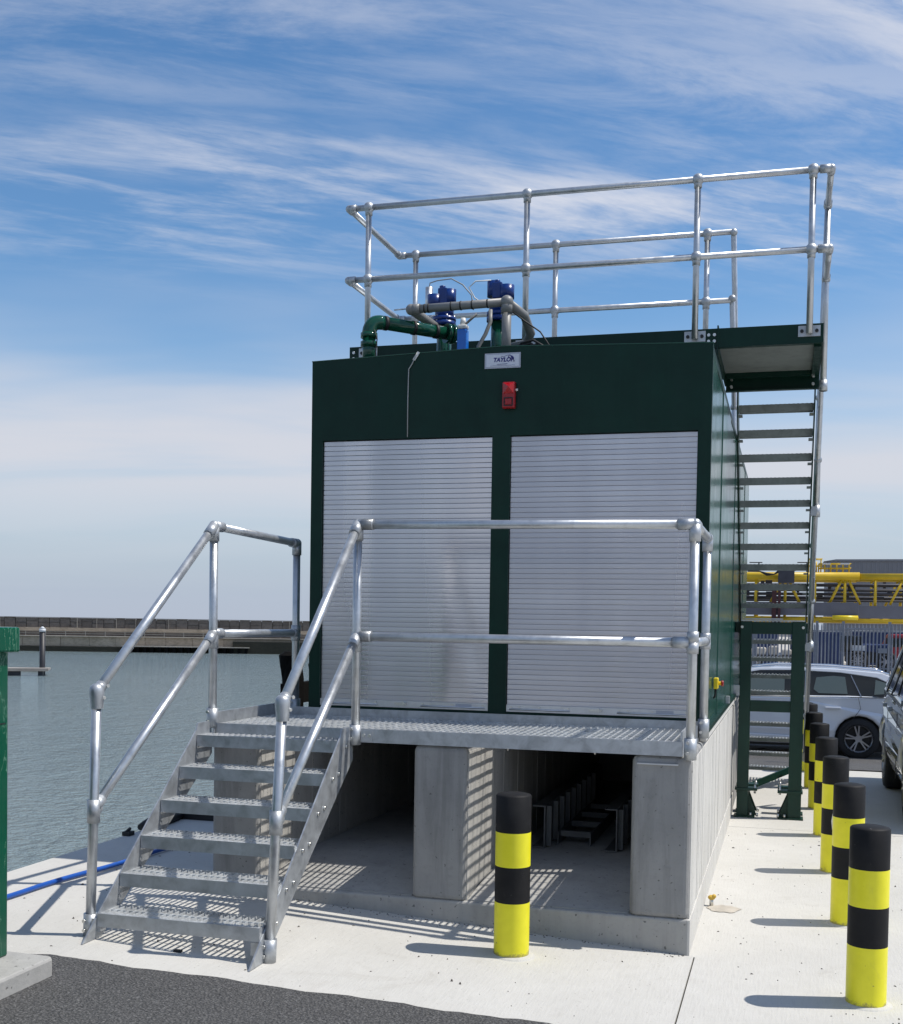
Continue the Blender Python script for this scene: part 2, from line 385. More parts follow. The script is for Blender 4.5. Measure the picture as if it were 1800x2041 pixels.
def arc(c, r, a0, a1, n, u, v):
    c = Vector(c); u = Vector(u); v = Vector(v)
    return [c+u*(r*math.cos(a0+(a1-a0)*i/n))+v*(r*math.sin(a0+(a1-a0)*i/n)) for i in range(n+1)]
def smooth(t): t = max(0, min(1, t)); return t*t*(3-2*t)
# ------------------------------------------------------------------ ground, quay, water
QX = -3.95
def gz(x, y):
    z = .054*min(2.65, max(0, -x)) if x < 0 else 0
    return z*(1-smooth((y-4)/6)) - .40*smooth((y-8.2)/5.6) if y > 4 else z
def sheet(name, mat, xs, ys, dz, skirt=0, edge=None, **tags):
    m = MB(); nx, ny = len(xs), len(ys)
    vs = []
    for j, y in enumerate(ys):
        for i, x in enumerate(xs):
            yy = edge(x) if (edge and j == ny-1) else y
            vs.append((x, yy, gz(x, yy)+dz))
    m.add(vs, [(j*nx+i, j*nx+i+1, (j+1)*nx+i+1, (j+1)*nx+i) for j in range(ny-1) for i in range(nx-1)])
    if skirt:
        loop = [i for i in range(nx)]+[j*nx+nx-1 for j in range(1, ny)]+[(ny-1)*nx+i for i in range(nx-2, -1, -1)]+[j*nx for j in range(ny-2, 0, -1)]
        b = len(m.v); m.v += [(vs[i][0], vs[i][1], vs[i][2]-skirt) for i in loop]; k = len(loop)
        for a in range(k): m.f.append((loop[a], b+a, b+(a+1) % k, loop[(a+1) % k])); m.sm.append(False)
    return m.build(name, mat, None, kind='structure', **tags)
def lin(a, b, st):
    n = max(1, round((b-a)/st)); return [a+(b-a)*i/n for i in range(n+1)]
YF = lin(8.0, 14.5, .5)
sheet('ground', 'subgrade', [QX+.05, -2.65, 0, 3, 10, 60, 400], [-60, -12, 4, 5, 6, 7]+YF+[30, 60, 150, 800], -.045)
SL = [(QX, .026), (.034, 3.2), (3.208, 9.0), (9.008, 30)]
for i, (a, b) in enumerate(SL):
    for y0, y1 in ((-14, -3.06), (-3.052, -.02), (-.02, 4.05), (4.058, 8.6)):
        a2, b2 = a, b
        if y0 > -1 and i == 0: b2 = -.5
        if y0 > -1 and i == 1: a2 = -.5
        sheet('concrete_slab', 'apron', sorted(set(lin(a2, b2, .4)+[q for q in (-2.65, 0) if a2 < q < b2])), lin(y0, y1, .5), 0, .06)
def asph_edge(x): return -1.482+.0706*(x+2.874)+.010*math.sin(x*9.1)+.006*math.sin(x*23+1)+.004*math.sin(x*51)
sheet('asphalt_lane', 'tarmac', sorted(set(lin(QX+.3, .02, .06)+[-2.65, 0])), [-14, -6, -3, -2, -1.6, -1.4], .005, .03, asph_edge)
sheet('asphalt_road', 'tarmac', [QX+.3, -2.65, 0, 3, 8, 30, 90], lin(8.61, 14.6, .5)+[24, 50, 51.5], .012)
sheet('yard_ground', 'yard_pale', [QX+.3, 0, 4, 8, 30, 90], [51.6, 60, 80, 140, 300], .01)
MB().add([(QX, -60, .1), (QX, 300, .1), (QX, 300, -6), (QX, -60, -6)], [(0, 1, 2, 3)]).build('quay_wall', 'cast', None, kind='structure')
MB().add([(-1500, -300, -2.4), (QX+.02, -300, -2.4), (QX+.02, 1500, -2.4), (-1500, 1500, -2.4)], [(0, 1, 2, 3)]).build('harbour_water', 'water', None, kind='structure')
MB().add([(-1500, -300, -7), (500, -300, -7), (500, 1500, -7), (-1500, 1500, -7)], [(0, 1, 2, 3)]).build('seabed', 'subgrade', None, kind='structure')
# ------------------------------------------------------------------ concrete plinth
def concrete_plinth():
    t = thing('concrete_plinth', 'grey cast concrete plinth with three piers and open bays under the green plant house', 'plinth', (-1.325, 0, 0))
    Y1 = 4.95
    MB().box((-2.65, -.004, -.05), (0.0, Y1, .18)).build('base_slab', 'slab_cast', t, bevel=.012)
    MB().box((-.010, -.002, -.04), (.004, Y1-.01, .178)).build('slab_edge', 'cast_board_sunlit', t)
    rnd = random.Random(3)
    def pier(x0, x1):
        p = MB().box((x0+.004, 0, .176), (x1-.004, Y1-.02, 1.0)).build('pier', 'cast', t, bevel=.028, seg=3)
        for sx, xf in ((1, x1), (-1, x0)):
            y = .032
            mb = MB()
            while y < Y1-.05:
                w = rnd.uniform(.075, .11); d = rnd.uniform(-.0016, .0016); e = min(y+w, Y1-.04)
                a, b = sorted((xf-sx*.02, xf+sx*d))
                mb.box((a, y+.0006, .181), (b, e-.0006, .972)); y = e
            mb.build('board_marked_face', 'cast_board_sunlit' if (x1 > -.1 and sx > 0) else ('cast_lit' if sx > 0 else 'cast_shaded'), p, kind='stuff')  # face colour carries light and shade by its side to the sun
        return p
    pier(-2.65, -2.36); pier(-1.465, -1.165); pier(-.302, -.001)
    for xa, xb in ((-2.36, -1.465), (-1.165, -.302)):
        MB().prism([(.03, .17), (4.6, .17), (4.6, .262), (.75, .258), (.45, .235), (.03, .186)], 'x', xa+.006, xb-.006).build('floor_screed', 'slab_cast', t)
    # rear section after the joint
    MB().box((-2.60, 5.10, -.05), (-.004, 7.4, .98)).build('rear_wall', 'cast', t, bevel=.02)
    # cross head that closes the bays towards the back
    MB().box((-2.36, 4.6, .18), (-1.465, 4.9, .99)).build('end_wall', 'cast', t)
    MB().box((-1.165, 4.6, .18), (-.302, 4.9, .99)).build('end_wall', 'cast', t)
    # thin bright bar painted in as the lifting slot's highlight, top of right pier
    MB().box((-.275, -.012, .955), (-.07, .001, .962)).build('slot_highlight', 'alu_bar', t)
    # kick-out seal strip between container and wall top
    MB().box((-.03, .86, 1.0), (.012, 4.9, 1.045)).build('seal_strip', 'cast_board_sunlit', t, bevel=.006)
concrete_plinth()
# ------------------------------------------------------------------ grating
def grating(x0, x1, y0, y1, z, h, px=.033, py=.1, t=.0035, rod=.006):
    m = MB(); n = max(2, round((x1-x0)/px))
    for i in range(n+1):
        x = x0+(x1-x0)*i/n; m.box((x-t/2, y0, z-h), (x+t/2, y1, z))
    k = max(2, round((y1-y0)/py))
    for j in range(k+1):
        y = y0+(y1-y0)*j/k; m.box((x0, y-rod/2, z-.010), (x1, y+rod/2, z-.002))
    return m
TR = .0234
def bolt(p, axis, r=.009, h=.008):
    p = Vector(p); return MB().cyl(p, p+Vector(axis)*h, r, n=6)
# ------------------------------------------------------------------ platform at the shutters
PZ = 1.075; RT = 2.172; RM = 1.573
def access_platform():
    t = thing('access_platform', 'galvanised grating platform with pipe handrail below the two roller shutters', 'platform', (-1.32, .4, 1.0))
    grating(-2.61, -.07, .012, .80, PZ-.004, .020, px=.037, py=.10, t=.0032, rod=.005).build('deck_grating', 'galv_grate', t, kind='stuff')
    MB().box((-1.765, -.012, 1.002), (-.05, .004, PZ)).box((-1.765, .004, 1.002), (-.05, .05, 1.008)).build('front_channel', 'galv', t)
    MB().box((-2.62, .82, 1.005), (-.03, .828, PZ+.042)).build('rear_toe_plate', 'galv', t)
    MB().box((-2.636, -.02, 1.005), (-2.626, .97, PZ+.06)).build('side_toe_plate', 'galv', t)
    MB().box((-.062, -.01, 1.005), (-.052, .81, PZ+.05)).build('side_toe_plate', 'galv', t)
    MB().box((-2.62, .38, 1.005), (-.06, .386, PZ-.034)).build('mid_bearer', 'galv', t)
    MB().box((-2.62, -.004, 1.005), (-1.80, .004, PZ-.002)).build('stair_bearer', 'galv', t)
    for x in (-2.2, -.96, -.5): MB().cyl((x, .06, .985), (x, .06, 1.03), .005, n=8).build('clip_bolt', 'steel_bolt', t)
    def post(x, y, ztop, z0=1.0):
        p = MB().cyl((x, y, z0+.01), (x, y, ztop), TR, n=18).build('post', 'galv_tube', t)
        MB().cyl((x, y, z0-.012), (x, y, z0+.095), .0315, n=18).build('base_socket', 'galv', p)
        bolt((x-.012, y-.033, z0+.022), (0, -1, 0)).build('bolt', 'steel_bolt', p)
        bolt((x-.012, y-.033, z0+.075), (0, -1, 0)).build('bolt', 'steel_bolt', p)
        # bracing flange towards the deck
        return p
    p1 = post(-2.648, 0, RT, 1.06); p2 = post(-1.79, -.012, RT); p3 = post(-.012, -.012, RT-.02); p4 = post(-.002, .775, RT-.02, 1.04); p5 = post(-2.567, .97, RT-.02, 1.06)
    MB().box((-1.757, -.018, 1.012), (-1.69, -.010, 1.066)).build('fixing_plate', 'galv', t)
    for dx in (-1.74, -1.708): bolt((dx, -.018, 1.04), (0, -1, 0), .010, .007).build('bolt', 'steel_bolt', t)
    MB().box((-.056, .72, 1.0), (-.03, .80, 1.10)).build('fixing_plate', 'galv', t)
    def rail(a, b): return MB().cyl(a, b, TR, n=18).build('rail', 'galv_tube', t)
    def fit(a, b, r=.0295): return MB().cyl(a, b, r, n=18)
    r = rail((-1.79, -.012, RT), (-.012, -.012, RT-.012))
    fit((-1.77, -.012, RT), (-1.70, -.012, RT)).build('rail_socket', 'galv', r)
    r = rail((-1.79, -.012, RM), (-.012, -.012, RM))
    fit((-1.77, -.012, RM), (-1.715, -.012, RM)).build('rail_socket', 'galv', r)
    fit((-.11, -.012, RM), (-.03, -.012, RM)).build('rail_socket', 'galv', r)
    rail((-.012, -.012, RT-.012), (-.002, .775, RT-.022)); rail((-.012, 0, RM), (-.002, .775, RM))
    r = rail((-2.648, 0, RT), (-2.567, .97, RT-.03))
    r = rail((-2.648, 0, RM), (-2.567, .97, RM))
    # cast elbows and tees
    def elbow(name, par, c, dirs, L=.075, rr=.0295):
        m = MB().ball(c, rr*1.02)
        for d in dirs: m.cyl(c, Vector(c)+Vector(d).normalized()*L, rr, n=18)
        m.build(name, 'galv', par)
    elbow('elbow', p3, (-.012, -.012, RT-.012), [(-1, 0, 0), (0, 0, -1), (0, 1, 0)], .085)
    elbow('elbow', p4, (-.002, .775, RT-.022), [(0, -1, 0), (0, 0, -1)])
    elbow('elbow', p5, (-2.567, .97, RT-.03), [(-.08, -1, 0), (0, 0, -1)])
    elbow('tee', p5, (-2.567, .97, RM), [(-.08, -1, 0), (0, 0, -1), (0, 0, 1)], .05)
    elbow('tee', p4, (-.002, .775, RM), [(0, -1, 0), (0, 0, -1), (0, 0, 1)], .045)
    elbow('tee', p3, (-.012, -.012, RM), [(0, 0, 1), (0, 0, -1)], .055)
    sd = (0, -1.08, -.86)
    elbow('elbow', p1, (-2.648, 0, RT), [(0, 0, -1), sd, (.08, 1, 0)], .085)
    elbow('tee', p1, (-2.648, 0, RM), [(0, 0, -1), sd, (.08, 1, 0)], .085)
    elbow('elbow', p2, (-1.79, -.012, RT), [(0, 0, -1), (.04, -1.08, -.88), (1, 0, 0)], .085)
    elbow('tee', p2, (-1.79, -.012, RM), [(0, 0, -1), (.04, -1.08, -.84), (1, 0, 0)], .085)
access_platform()
# ------------------------------------------------------------------ front stair
def front_stair():
    t = thing('access_staircase', 'short galvanised staircase of six grating treads leading up to the platform', 'staircase', (-2.22, -.7, .12))
    XL, XR = -2.648, -1.815
    gl, gr = gz(XL, 0), gz(XR, 0)
    for x, g, s in ((XL, gl, -1), (XR, gr, 1)):
        prof = [(-1.262, g+.003), (-1.10, g+.003), (.0, .905), (-.012, 1.085), (-.165, 1.085), (-.185, 1.045)]
        a, b = sorted((x, x+s*.008))
        st = MB().prism(prof, 'x', a, b).build('stringer', 'galv', t)
        out = x+s*.008
        for k in range(6):
            yy = -1.10+.1925*k; zz = .235+.151*k
            for dy in (.03, .115): bolt((out, yy+dy, zz-.01+dy*.2), (s, 0, 0), .010, .009).build('bolt', 'steel_bolt', st)
    for k in range(6):
        y0 = -1.144+.1925*k; z = .262+.1515*k; y1 = y0+.205
        tr = MB().box((XL+.002, y0, z-.062), (XR-.002, y0+.005, z+.001)).build('tread', 'galv', t)
        grating(XL+.01, XR-.01, y0+.006, y1, z, .019, px=.033, py=.095, t=.0032, rod=.005).build('grating', 'galv_grate', tr, kind='stuff')
        for xa in (XL+.001, XR-.005): MB().box((xa, y0+.006, z-.055), (xa+.004, y1, z)).build('end_plate', 'galv', tr)
        m = MB()
        for i in range(58):  # chequer nosing strip just behind the front edge
            x = XL+.015+(XR-XL-.03)*i/57; m.bar((x-.006, y0+.008, z-.004), (x+.006, y0+.034, z-.004), .003, .008)
        m.build('nosing', 'galv_grate', tr, kind='stuff')
        MB().box((XL+.004, y1-.004, z-.05), (XR-.004, y1, z)).build('rear_bar', 'galv', tr)
    # newel posts and sloping rails
    for (bx, by, g), (tx, ty, tz), (mx, my, mz), (px, py), s in (
            ((-2.712, -1.10, gl), (-2.690, -1.09, 1.300), (-2.700, -1.095, .745), (-2.648, 0), -1),
            ((-1.795, -1.085, gr), (-1.748, -1.07, 1.275), (-1.772, -1.075, .745), (-1.79, -.012), 1)):
        p = MB().cyl((bx, by, g+.002), (tx, ty, tz), TR, n=18).build('post', 'galv_tube', t)
        MB().cyl((bx, by, g-.001), (bx+(tx-bx)*.09, by, g+.105), .0325, n=20).build('base_socket', 'galv', p)
        MB().bar((bx-s*.03, by-.01, g+.06), (bx-s*.075, by-.01, g+.06), .05, .06).build('fixing_lug', 'galv', p)
        for dz in (.03, .075): bolt((bx-.01, by-.034, g+dz), (0, -1, 0)).build('bolt', 'steel_bolt', p)
        for z, y, x, zz, nm in ((tz, ty, tx, RT, 'elbow'), (mz, my, mx, RM, 'tee')):
            d = (Vector((px, py, zz))-Vector((x, y, z))).normalized(); c = Vector((x, y, z))
            MB().cyl(c, (px, py, zz), TR, n=18).build('handrail', 'galv_tube', t)
            if nm == 'elbow': m = MB().lathe(c, (0, -.04, 1), [(.0292, -.078), (.0305, -.055), (.0335, -.025), (.0352, .0), (.0335, .018), (.027, .031), (.015, .039), (.0002, .042)], 22).cyl(c+d*.015, c+d*.052, .0290, .0270, n=20)
            else: m = MB().cyl(c+Vector((0, 0, -.065)), c+Vector((0, 0, .045)), .0305, n=18).cyl(c+d*.01, c+d*.070, .0295, n=18).ball(c+Vector((0, .026, .0)), .0295)
            e = m.build(nm, 'galv', p)
            if nm == 'elbow':
                for q in (.0, .055): bolt(c+Vector((.030, .012+q*.55, .028-.055+q)), (.9, -.4, 0), .009, .008).build('grub_screw', 'steel_bolt', p)
front_stair()
# ------------------------------------------------------------------ plant house (green container)
CX0, CX1, CY0, CY1 = -2.425, 0.0, .85, 7.30
def plant_house():
    t = thing('plant_house', 'dark green steel plant house with two aluminium roller shutters and a shallow pitched roof', 'plant house', (-1.21, .85, 1.05))
    G = 'green_satin'; Z0 = 1.046; ZE = 3.25; XR = -1.215; ZR = 3.288; ZD = 2.765; ZS = 1.128
    yf, yb = CY0, CY0+.05
    MB().box((CX0, yf, Z0), (-2.352, yb, ZD)).build('jamb', G, t); MB().box((-1.272, yf, Z0), (-1.162, yb, ZD)).build('mullion', G, t)
    MB().box((-.074, yf, Z0), (CX1, yb, ZD)).build('jamb', G, t)
    MB().box((-2.352, yf+.001, Z0), (-1.272, yb, ZS)).build('sill', G, t); MB().box((-1.162, yf+.001, Z0), (-.074, yb, ZS)).build('sill', G, t)
    MB().prism([(CX0, ZD), (CX1, ZD), (CX1, ZE), (XR, ZR), (CX0, ZE)], 'y', yf, yb).build('header_panel', G, t)
    # roof and body
    MB().prism([(CX0+.002, ZE-.05), (CX1-.002, ZE-.05), (CX1-.002, ZE-.004), (XR, ZR-.004), (CX0+.002, ZE-.004)], 'y', yb, CY1).build('roof', G, t)
    MB().box((CX0+.02, yb+.03, Z0+.002), (CX1-.03, CY1-.01, ZE-.06)).build('inner_shell', 'subgrade', t)
    MB().box((CX0, yb, Z0), (CX0+.018, CY1, ZE-.052)).build('side_wall', 'green_paint', t)
    MB().box((CX0, CY1-.02, Z0), (CX1, CY1, ZE-.052)).build('rear_wall', 'green_paint', t)
    edges = [yb, 1.30, 2.05, 3.05, 4.05, 5.1, 6.2, CY1]
    for i in range(len(edges)-1):
        a, b = edges[i]+.002, edges[i+1]-.002; dx = (0, -.006, .0, -.006, .0, -.006, 0)[i]
        MB().box((CX1-.026, a, Z0+.01), (CX1+dx, b, ZE-.052)).build('side_panel', 'green_paint', t, bevel=.003)
    MB().box((CX1-.02, yb, Z0-.0), (CX1+.02, CY1, Z0+.03)).build('base_flange', G, t)
    MB().prism([(CX0-.002, ZE), (XR, ZR), (CX1+.002, ZE), (CX1+.002, ZE+.005), (XR, ZR+.005), (CX0-.002, ZE+.005)], 'y', yf-.003, yb).build('edge_highlight', 'pipe_green', t)  # lighter strip added as the highlight along the top edge
    # roller shutters
    for x0, x1 in ((-2.350, -1.274), (-1.160, -.076)):
        y = yf+.018; w = x1-x0; n = 53; zb = ZS+.045; pitch = (ZD-.004-zb)/n
        sh = MB().box((x0, yf+.034, ZS+.004), (x1, yf+.046, ZD)).build('roller_shutter', 'girder_grey', t)
        h = pitch
        prof = [(y+.010, .0003), (y+.0009, .0004), (y+.0002, .0022), (y, h*.5), (y+.0002, h-.0029), (y+.0009, h-.0011), (y+.010, h-.0010)]
        first = None
        for k in range(n):
            if first is None:
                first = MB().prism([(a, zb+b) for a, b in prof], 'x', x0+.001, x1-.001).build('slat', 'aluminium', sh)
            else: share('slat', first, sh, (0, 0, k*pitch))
        bb = MB().box((x0, y-.012, ZS+.003), (x1, y+.012, zb)).build('bottom_bar', 'alu_bar', sh)
        xm = (x0+x1)/2
        MB().box((xm-.045, y-.030, ZS+.022), (xm+.03, y-.012, ZS+.036)).cyl((xm+.01, y-.012, ZS+.03), (xm+.01, y-.036, ZS+.03), .011, n=12).build('latch', 'steel_bolt', sh)
        for xa, xb in ((x0+.02, xm-.16), (xm+.12, x1-.02)):
            MB().cyl((xa, y-.018, ZS+.018), (xb, y-.018, ZS+.018), .005, n=8).build('lock_rod', 'alu_bar', sh)
            for q in (xa+.01, xa+.06, (xa+xb)/2, xb-.01): MB().cyl((q, y-.012, ZS+.032), (q, y-.02, ZS+.032), .006, n=8).build('rivet', 'steel_bolt', sh)
        MB().box((x1-.20, y-.0135, ZS+.022), (x1-.10, y-.012, ZS+.040)).build('maker_tag', 'sign_edge', sh)
    # loose lead down the front panel
    pts = [(-1.745, yf-.008, 3.275), (-1.755, yf-.012, 3.25), (-1.775, yf-.008, 3.21), (-1.797, yf-.006, 3.178), (-1.800, yf-.006, 3.0), (-1.799, yf-.006, 2.772)]
    MB().tube(pts, .0035, 6).build('hanging_lead', 'grey_cable', t)
    MB().bar((-1.735, yf-.006, 3.279), (-1.765, yf-.008, 3.232), .016, .004, (0, 1, 0)).build('lead_clip', 'white_plastic', t)
    # trunking and fittings along the shaded side joint
    MB().box((CX1, 3.2, 1.075), (CX1+.03, 3.26, 1.13)).build('tie_bracket', 'galv', t)
    MB().box((CX1, 4.6, 1.06), (CX1+.05, 4.68, 1.15)).build('tie_bracket', 'galv', t)
plant_house()
def text_mesh(body, size, mat, name, parent, origin, shear=0, bold=.0):
    cu = bpy.data.curves.new('t', 'FONT'); cu.body = body; cu.size = size; cu.align_x = 'LEFT'; cu.shear = shear; cu.offset = bold; cu.extrude = .0006
    o = bpy.data.objects.new('t', cu); COL.objects.link(o); bpy.context.view_layer.update()
    me = bpy.data.meshes.new_from_object(o.evaluated_get(bpy.context.evaluated_depsgraph_get()))
    bpy.data.objects.remove(o)
    org = ROOT[parent.name]
    for v in me.vertices: v.co = Vector((origin[0]+v.co.x, origin[1]-v.co.z, origin[2]+v.co.y))-org
    me.materials.clear(); me.materials.append(M[mat])
    ob = bpy.data.objects.new(name, me); COL.objects.link(ob); ob.parent = parent; ROOT[ob.name] = org; return ob
def name_sign():
    y = CY0-.001
    t = thing('name_sign', 'small silver maker sign reading TAYLOR above the right shutter', 'sign', (-1.215, y, 3.16))
    MB().box((-1.324, y-.006, 3.160), (-1.107, y, 3.249)).build('plate', 'sign_edge', t)
    MB().box((-1.314, y-.0075, 3.169), (-1.117, y-.0055, 3.240)).build('face', 'sign_face', t)
    text_mesh('TAYLOR', .033, 'sign_ink', 'lettering', t, (-1.272, y-.0085, 3.198), .22, .0012)
    m = MB()
    def stroke(pts, r): m.tube([(a, y-.009, b) for a, b in pts], r, 5)
    stroke([(-1.225, 3.229), (-1.205, 3.227), (-1.19, 3.233), (-1.178, 3.236)], .0010)
    stroke([(-1.180, 3.222), (-1.174, 3.236), (-1.160, 3.228), (-1.150, 3.222), (-1.147, 3.205), (-1.1455, 3.195)], .0022)
    stroke([(-1.176, 3.220), (-1.166, 3.212), (-1.158, 3.210)], .0022); stroke([(-1.164, 3.226), (-1.155, 3.214)], .004)
    stroke([(-1.250, 3.182), (-1.185, 3.184)], .0010); stroke([(-1.29, 3.1745), (-1.14, 3.1755)], .0006)
    m.build('emblem', 'sign_ink', t)
name_sign()
def alarm():
    y = CY0-.001; x0, x1 = -1.209, -1.131
    t = thing('alarm_beacon', 'red alarm sounder with beacon lens fixed beneath the maker sign', 'alarm', (-1.17, y, 2.92))
    MB().box((x0, y-.035, 2.919), (x1, y, 3.075)).build('housing', 'red_plastic', t, bevel=.008)
    c = (x0+x1)/2; zc = 3.036
    MB().add([(x0+.006, y-.036, zc-.032), (x1-.006, y-.036, zc-.032), (x1-.006, y-.036, zc+.032), (x0+.006, y-.036, zc+.032), (c+.006, y-.066, zc+.004)],
             [(0, 1, 4), (1, 2, 4), (2, 3, 4), (3, 0, 4)]).build('beacon_lens', 'red_lens', t)
    m = MB(); zc = 2.957
    for a, b in (((x0+.012, zc-.025), (x1-.012, zc-.020)), ((x0+.012, zc+.020), (x1-.012, zc+.025)), ((x0+.012, zc-.02), (x0+.017, zc+.02)), ((x1-.017, zc-.02), (x1-.012, zc+.02))):
        m.box((a[0], y-.039, a[1]), (b[0], y-.035, b[1]))
    m.build('sounder_grille', 'car_trim', t)
    MB().box((x0+.020, y-.041, zc-.017), (x1-.020, y-.035, zc+.017)).build('sounder_horn', 'red_plastic', t, bevel=.004)
    MB().cyl((x1, y-.015, 3.028), (x1+.012, y-.015, 3.028), .007, n=10).build('cable_gland', 'white_plastic', t)
alarm()
def estop():
    t = thing('emergency_stop', 'yellow emergency stop box with red push button on the green side wall', 'push button', (0, 1.6, 1.28))
    MB().box((.001, 1.57, 1.265), (.030, 1.65, 1.335)).build('box', 'yellow_plastic', t, bevel=.006)
    MB().cyl((.030, 1.61, 1.30), (.048, 1.61, 1.30), .012, n=14).build('collar', 'yellow_plastic', t)
    MB().cyl((.048, 1.61, 1.30), (.062, 1.61, 1.30), .019, .017, n=16).build('button', 'red_plastic', t)
    MB().tube([(.012, 1.60, 1.266), (.014, 1.60, 1.235), (.010, 1.60, 1.215), (.001, 1.60, 1.205)], .007, 8).build('cable', 'black_rubber', t)
estop()
# ------------------------------------------------------------------ roof walkway
WX0, WX1, WF, WB, WZ = -2.90, .632, 2.73, 3.87, 3.79
def roof_walkway():
    t = thing('roof_walkway', 'green steel walkway with galvanised ball-joint handrails crossing above the roof', 'walkway', (-1.13, 3.3, 3.6))
    G = 'green_satin'
    def channel(x0, x1, y, s, z0, z1, nm):
        m = MB().box((x0, min(y, y+s*.008), z0), (x1, max(y, y+s*.008), z1))
        for z in (z0, z1-.008): m.box((x0, min(y+s*.008, y+s*.055), z), (x1, max(y+s*.008, y+s*.055), z+.008))
        return m.build(nm, G, t)
    channel(WX0, -.096, WF, 1, 3.655, WZ, 'front_beam'); channel(-.086, WX1, WF, 1, 3.655, WZ, 'landing_front_beam')
    channel(WX0, -.096, WB, -1, 3.655, WZ, 'rear_beam'); channel(-.086, WX1, WB-.02, -1, 3.545, 3.69, 'landing_rear_beam')
    MB().box((-.096, WF-.008, 3.60), (-.086, WB, WZ+.02)).build('splice_plate', G, t)
    MB().box((WX0, WF+.01, 3.66), (WX0+.008, WB-.01, WZ)).build('end_plate', G, t)
    MB().box((WX1-.008, WF+.06, 3.655), (WX1, WB-.02, WZ)).build('end_plate', G, t)
    MB().box((WX0+.01, WF+.06, 3.672), (-.10, WB-.06, 3.680)).build('deck_plate', 'galv', t)
    MB().box((-.084, WF+.06, 3.672), (WX1-.06, WB-.06, 3.680)).build('landing_plate', 'galv_shaded', t)
    MB().box((WX1-.06, WF+.06, 3.640), (WX1-.01, WB-.06, 3.672)).build('landing_edge_angle', G, t)
    MB().box((-.08, WB-.16, 3.63), (WX1-.06, WB-.14, 3.672)).build('landing_joist', G, t)
    for x in (-2.2, -.3):
        for y in (WF+.05, WB-.1): MB().box((x-.04, y-.04, 3.24), (x+.04, y+.04, 3.655)).build('stub_column', G, t)
    for z in (3.70, 3.745):
        for x in (-2.865, -.115, -.155): bolt((x, WF, z), (0, -1, 0), .012, .008).build('bolt', 'steel_bolt', t)
    for z in (3.575, 3.635):
        for x in (-.04, .585): bolt((x, WB-.02-.055, z), (0, -1, 0), .012, .04).build('bolt', 'steel_bolt', t)
    TZ, MZ = 4.845, 4.297; r = .0225
    def post(x, y, s, ztop=TZ, plate=True):
        p = MB().cyl((x, y+s*.03, 3.715), (x, y+s*.03, ztop), r, n=16).build('post', 'galv_tube', t)
        for z in (ztop, MZ): MB().ball((x, y+s*.03, z), .042, 16, 10).cyl((x, y+s*.03, z-.060), (x, y+s*.03, z), .028, n=16).build('ball_joint', 'galv', p)
        if plate:
            b = MB().box((x-.075, min(y, y+s*.010), 3.70), (x+.075, max(y, y+s*.010), 3.775)).build('base_plate', 'galv', p)
            for dx in (-.05, .05): bolt((x+dx, y+s*.010, 3.737), (0, s, 0), .013, .010).build('bolt', 'car_trim', p)
        return p
    for x in (-2.745, -1.497, -.252, .536): post(x, WF, -1)
    for x in (-2.745, -1.510, -.262): post(x, WB, 1)
    yf, yb = WF-.03, WB+.03
    def rail(a, b): return MB().cyl(a, b, r, n=16).build('rail', 'galv_tube', t)
    def corner(c, dirs, par, L=.06):
        m = MB().ball(c, .030)
        for d in dirs: m.cyl(c, Vector(c)+Vector(d).normalized()*L, .0295, n=16)
        m.build('elbow', 'galv', par)
    for z in (TZ, MZ):
        a = rail((-2.905, yf, z), (.655, yf, z)); b = rail((-2.895, yb, z), (-.065, yb, z))
        c = rail((-2.905, yf, z), (-2.895, yb, z))
        corner((-2.905, yf, z), [(1, 0, 0), (0, 1, 0)], a); corner((-2.895, yb, z), [(1, 0, 0), (0, -1, 0)], b)
        d = rail((.655, yf, z), (.655, 3.42, z-.01)); corner((.655, yf, z), [(-1, 0, 0), (0, 1, 0)], a, .075)
        MB().cyl((.655, 3.37, z), (.655, 3.44, z-.01), .031, n=16).build('rail_socket', 'galv', d)
    p = MB().cyl((.655, 3.43, 3.45), (.655, 3.43, TZ), r, n=16).build('post', 'galv_tube', t)
    MB().ball((.655, 3.43, TZ-.01), .033).build('ball_joint', 'galv', p); MB().ball((.655, 3.43, MZ-.01), .033).build('ball_joint', 'galv', p)
    MB().cyl((.655, 3.43, 3.45), (.655, 3.43, 3.53), .031, n=16).build('base_socket', 'galv', p)
roof_walkway()
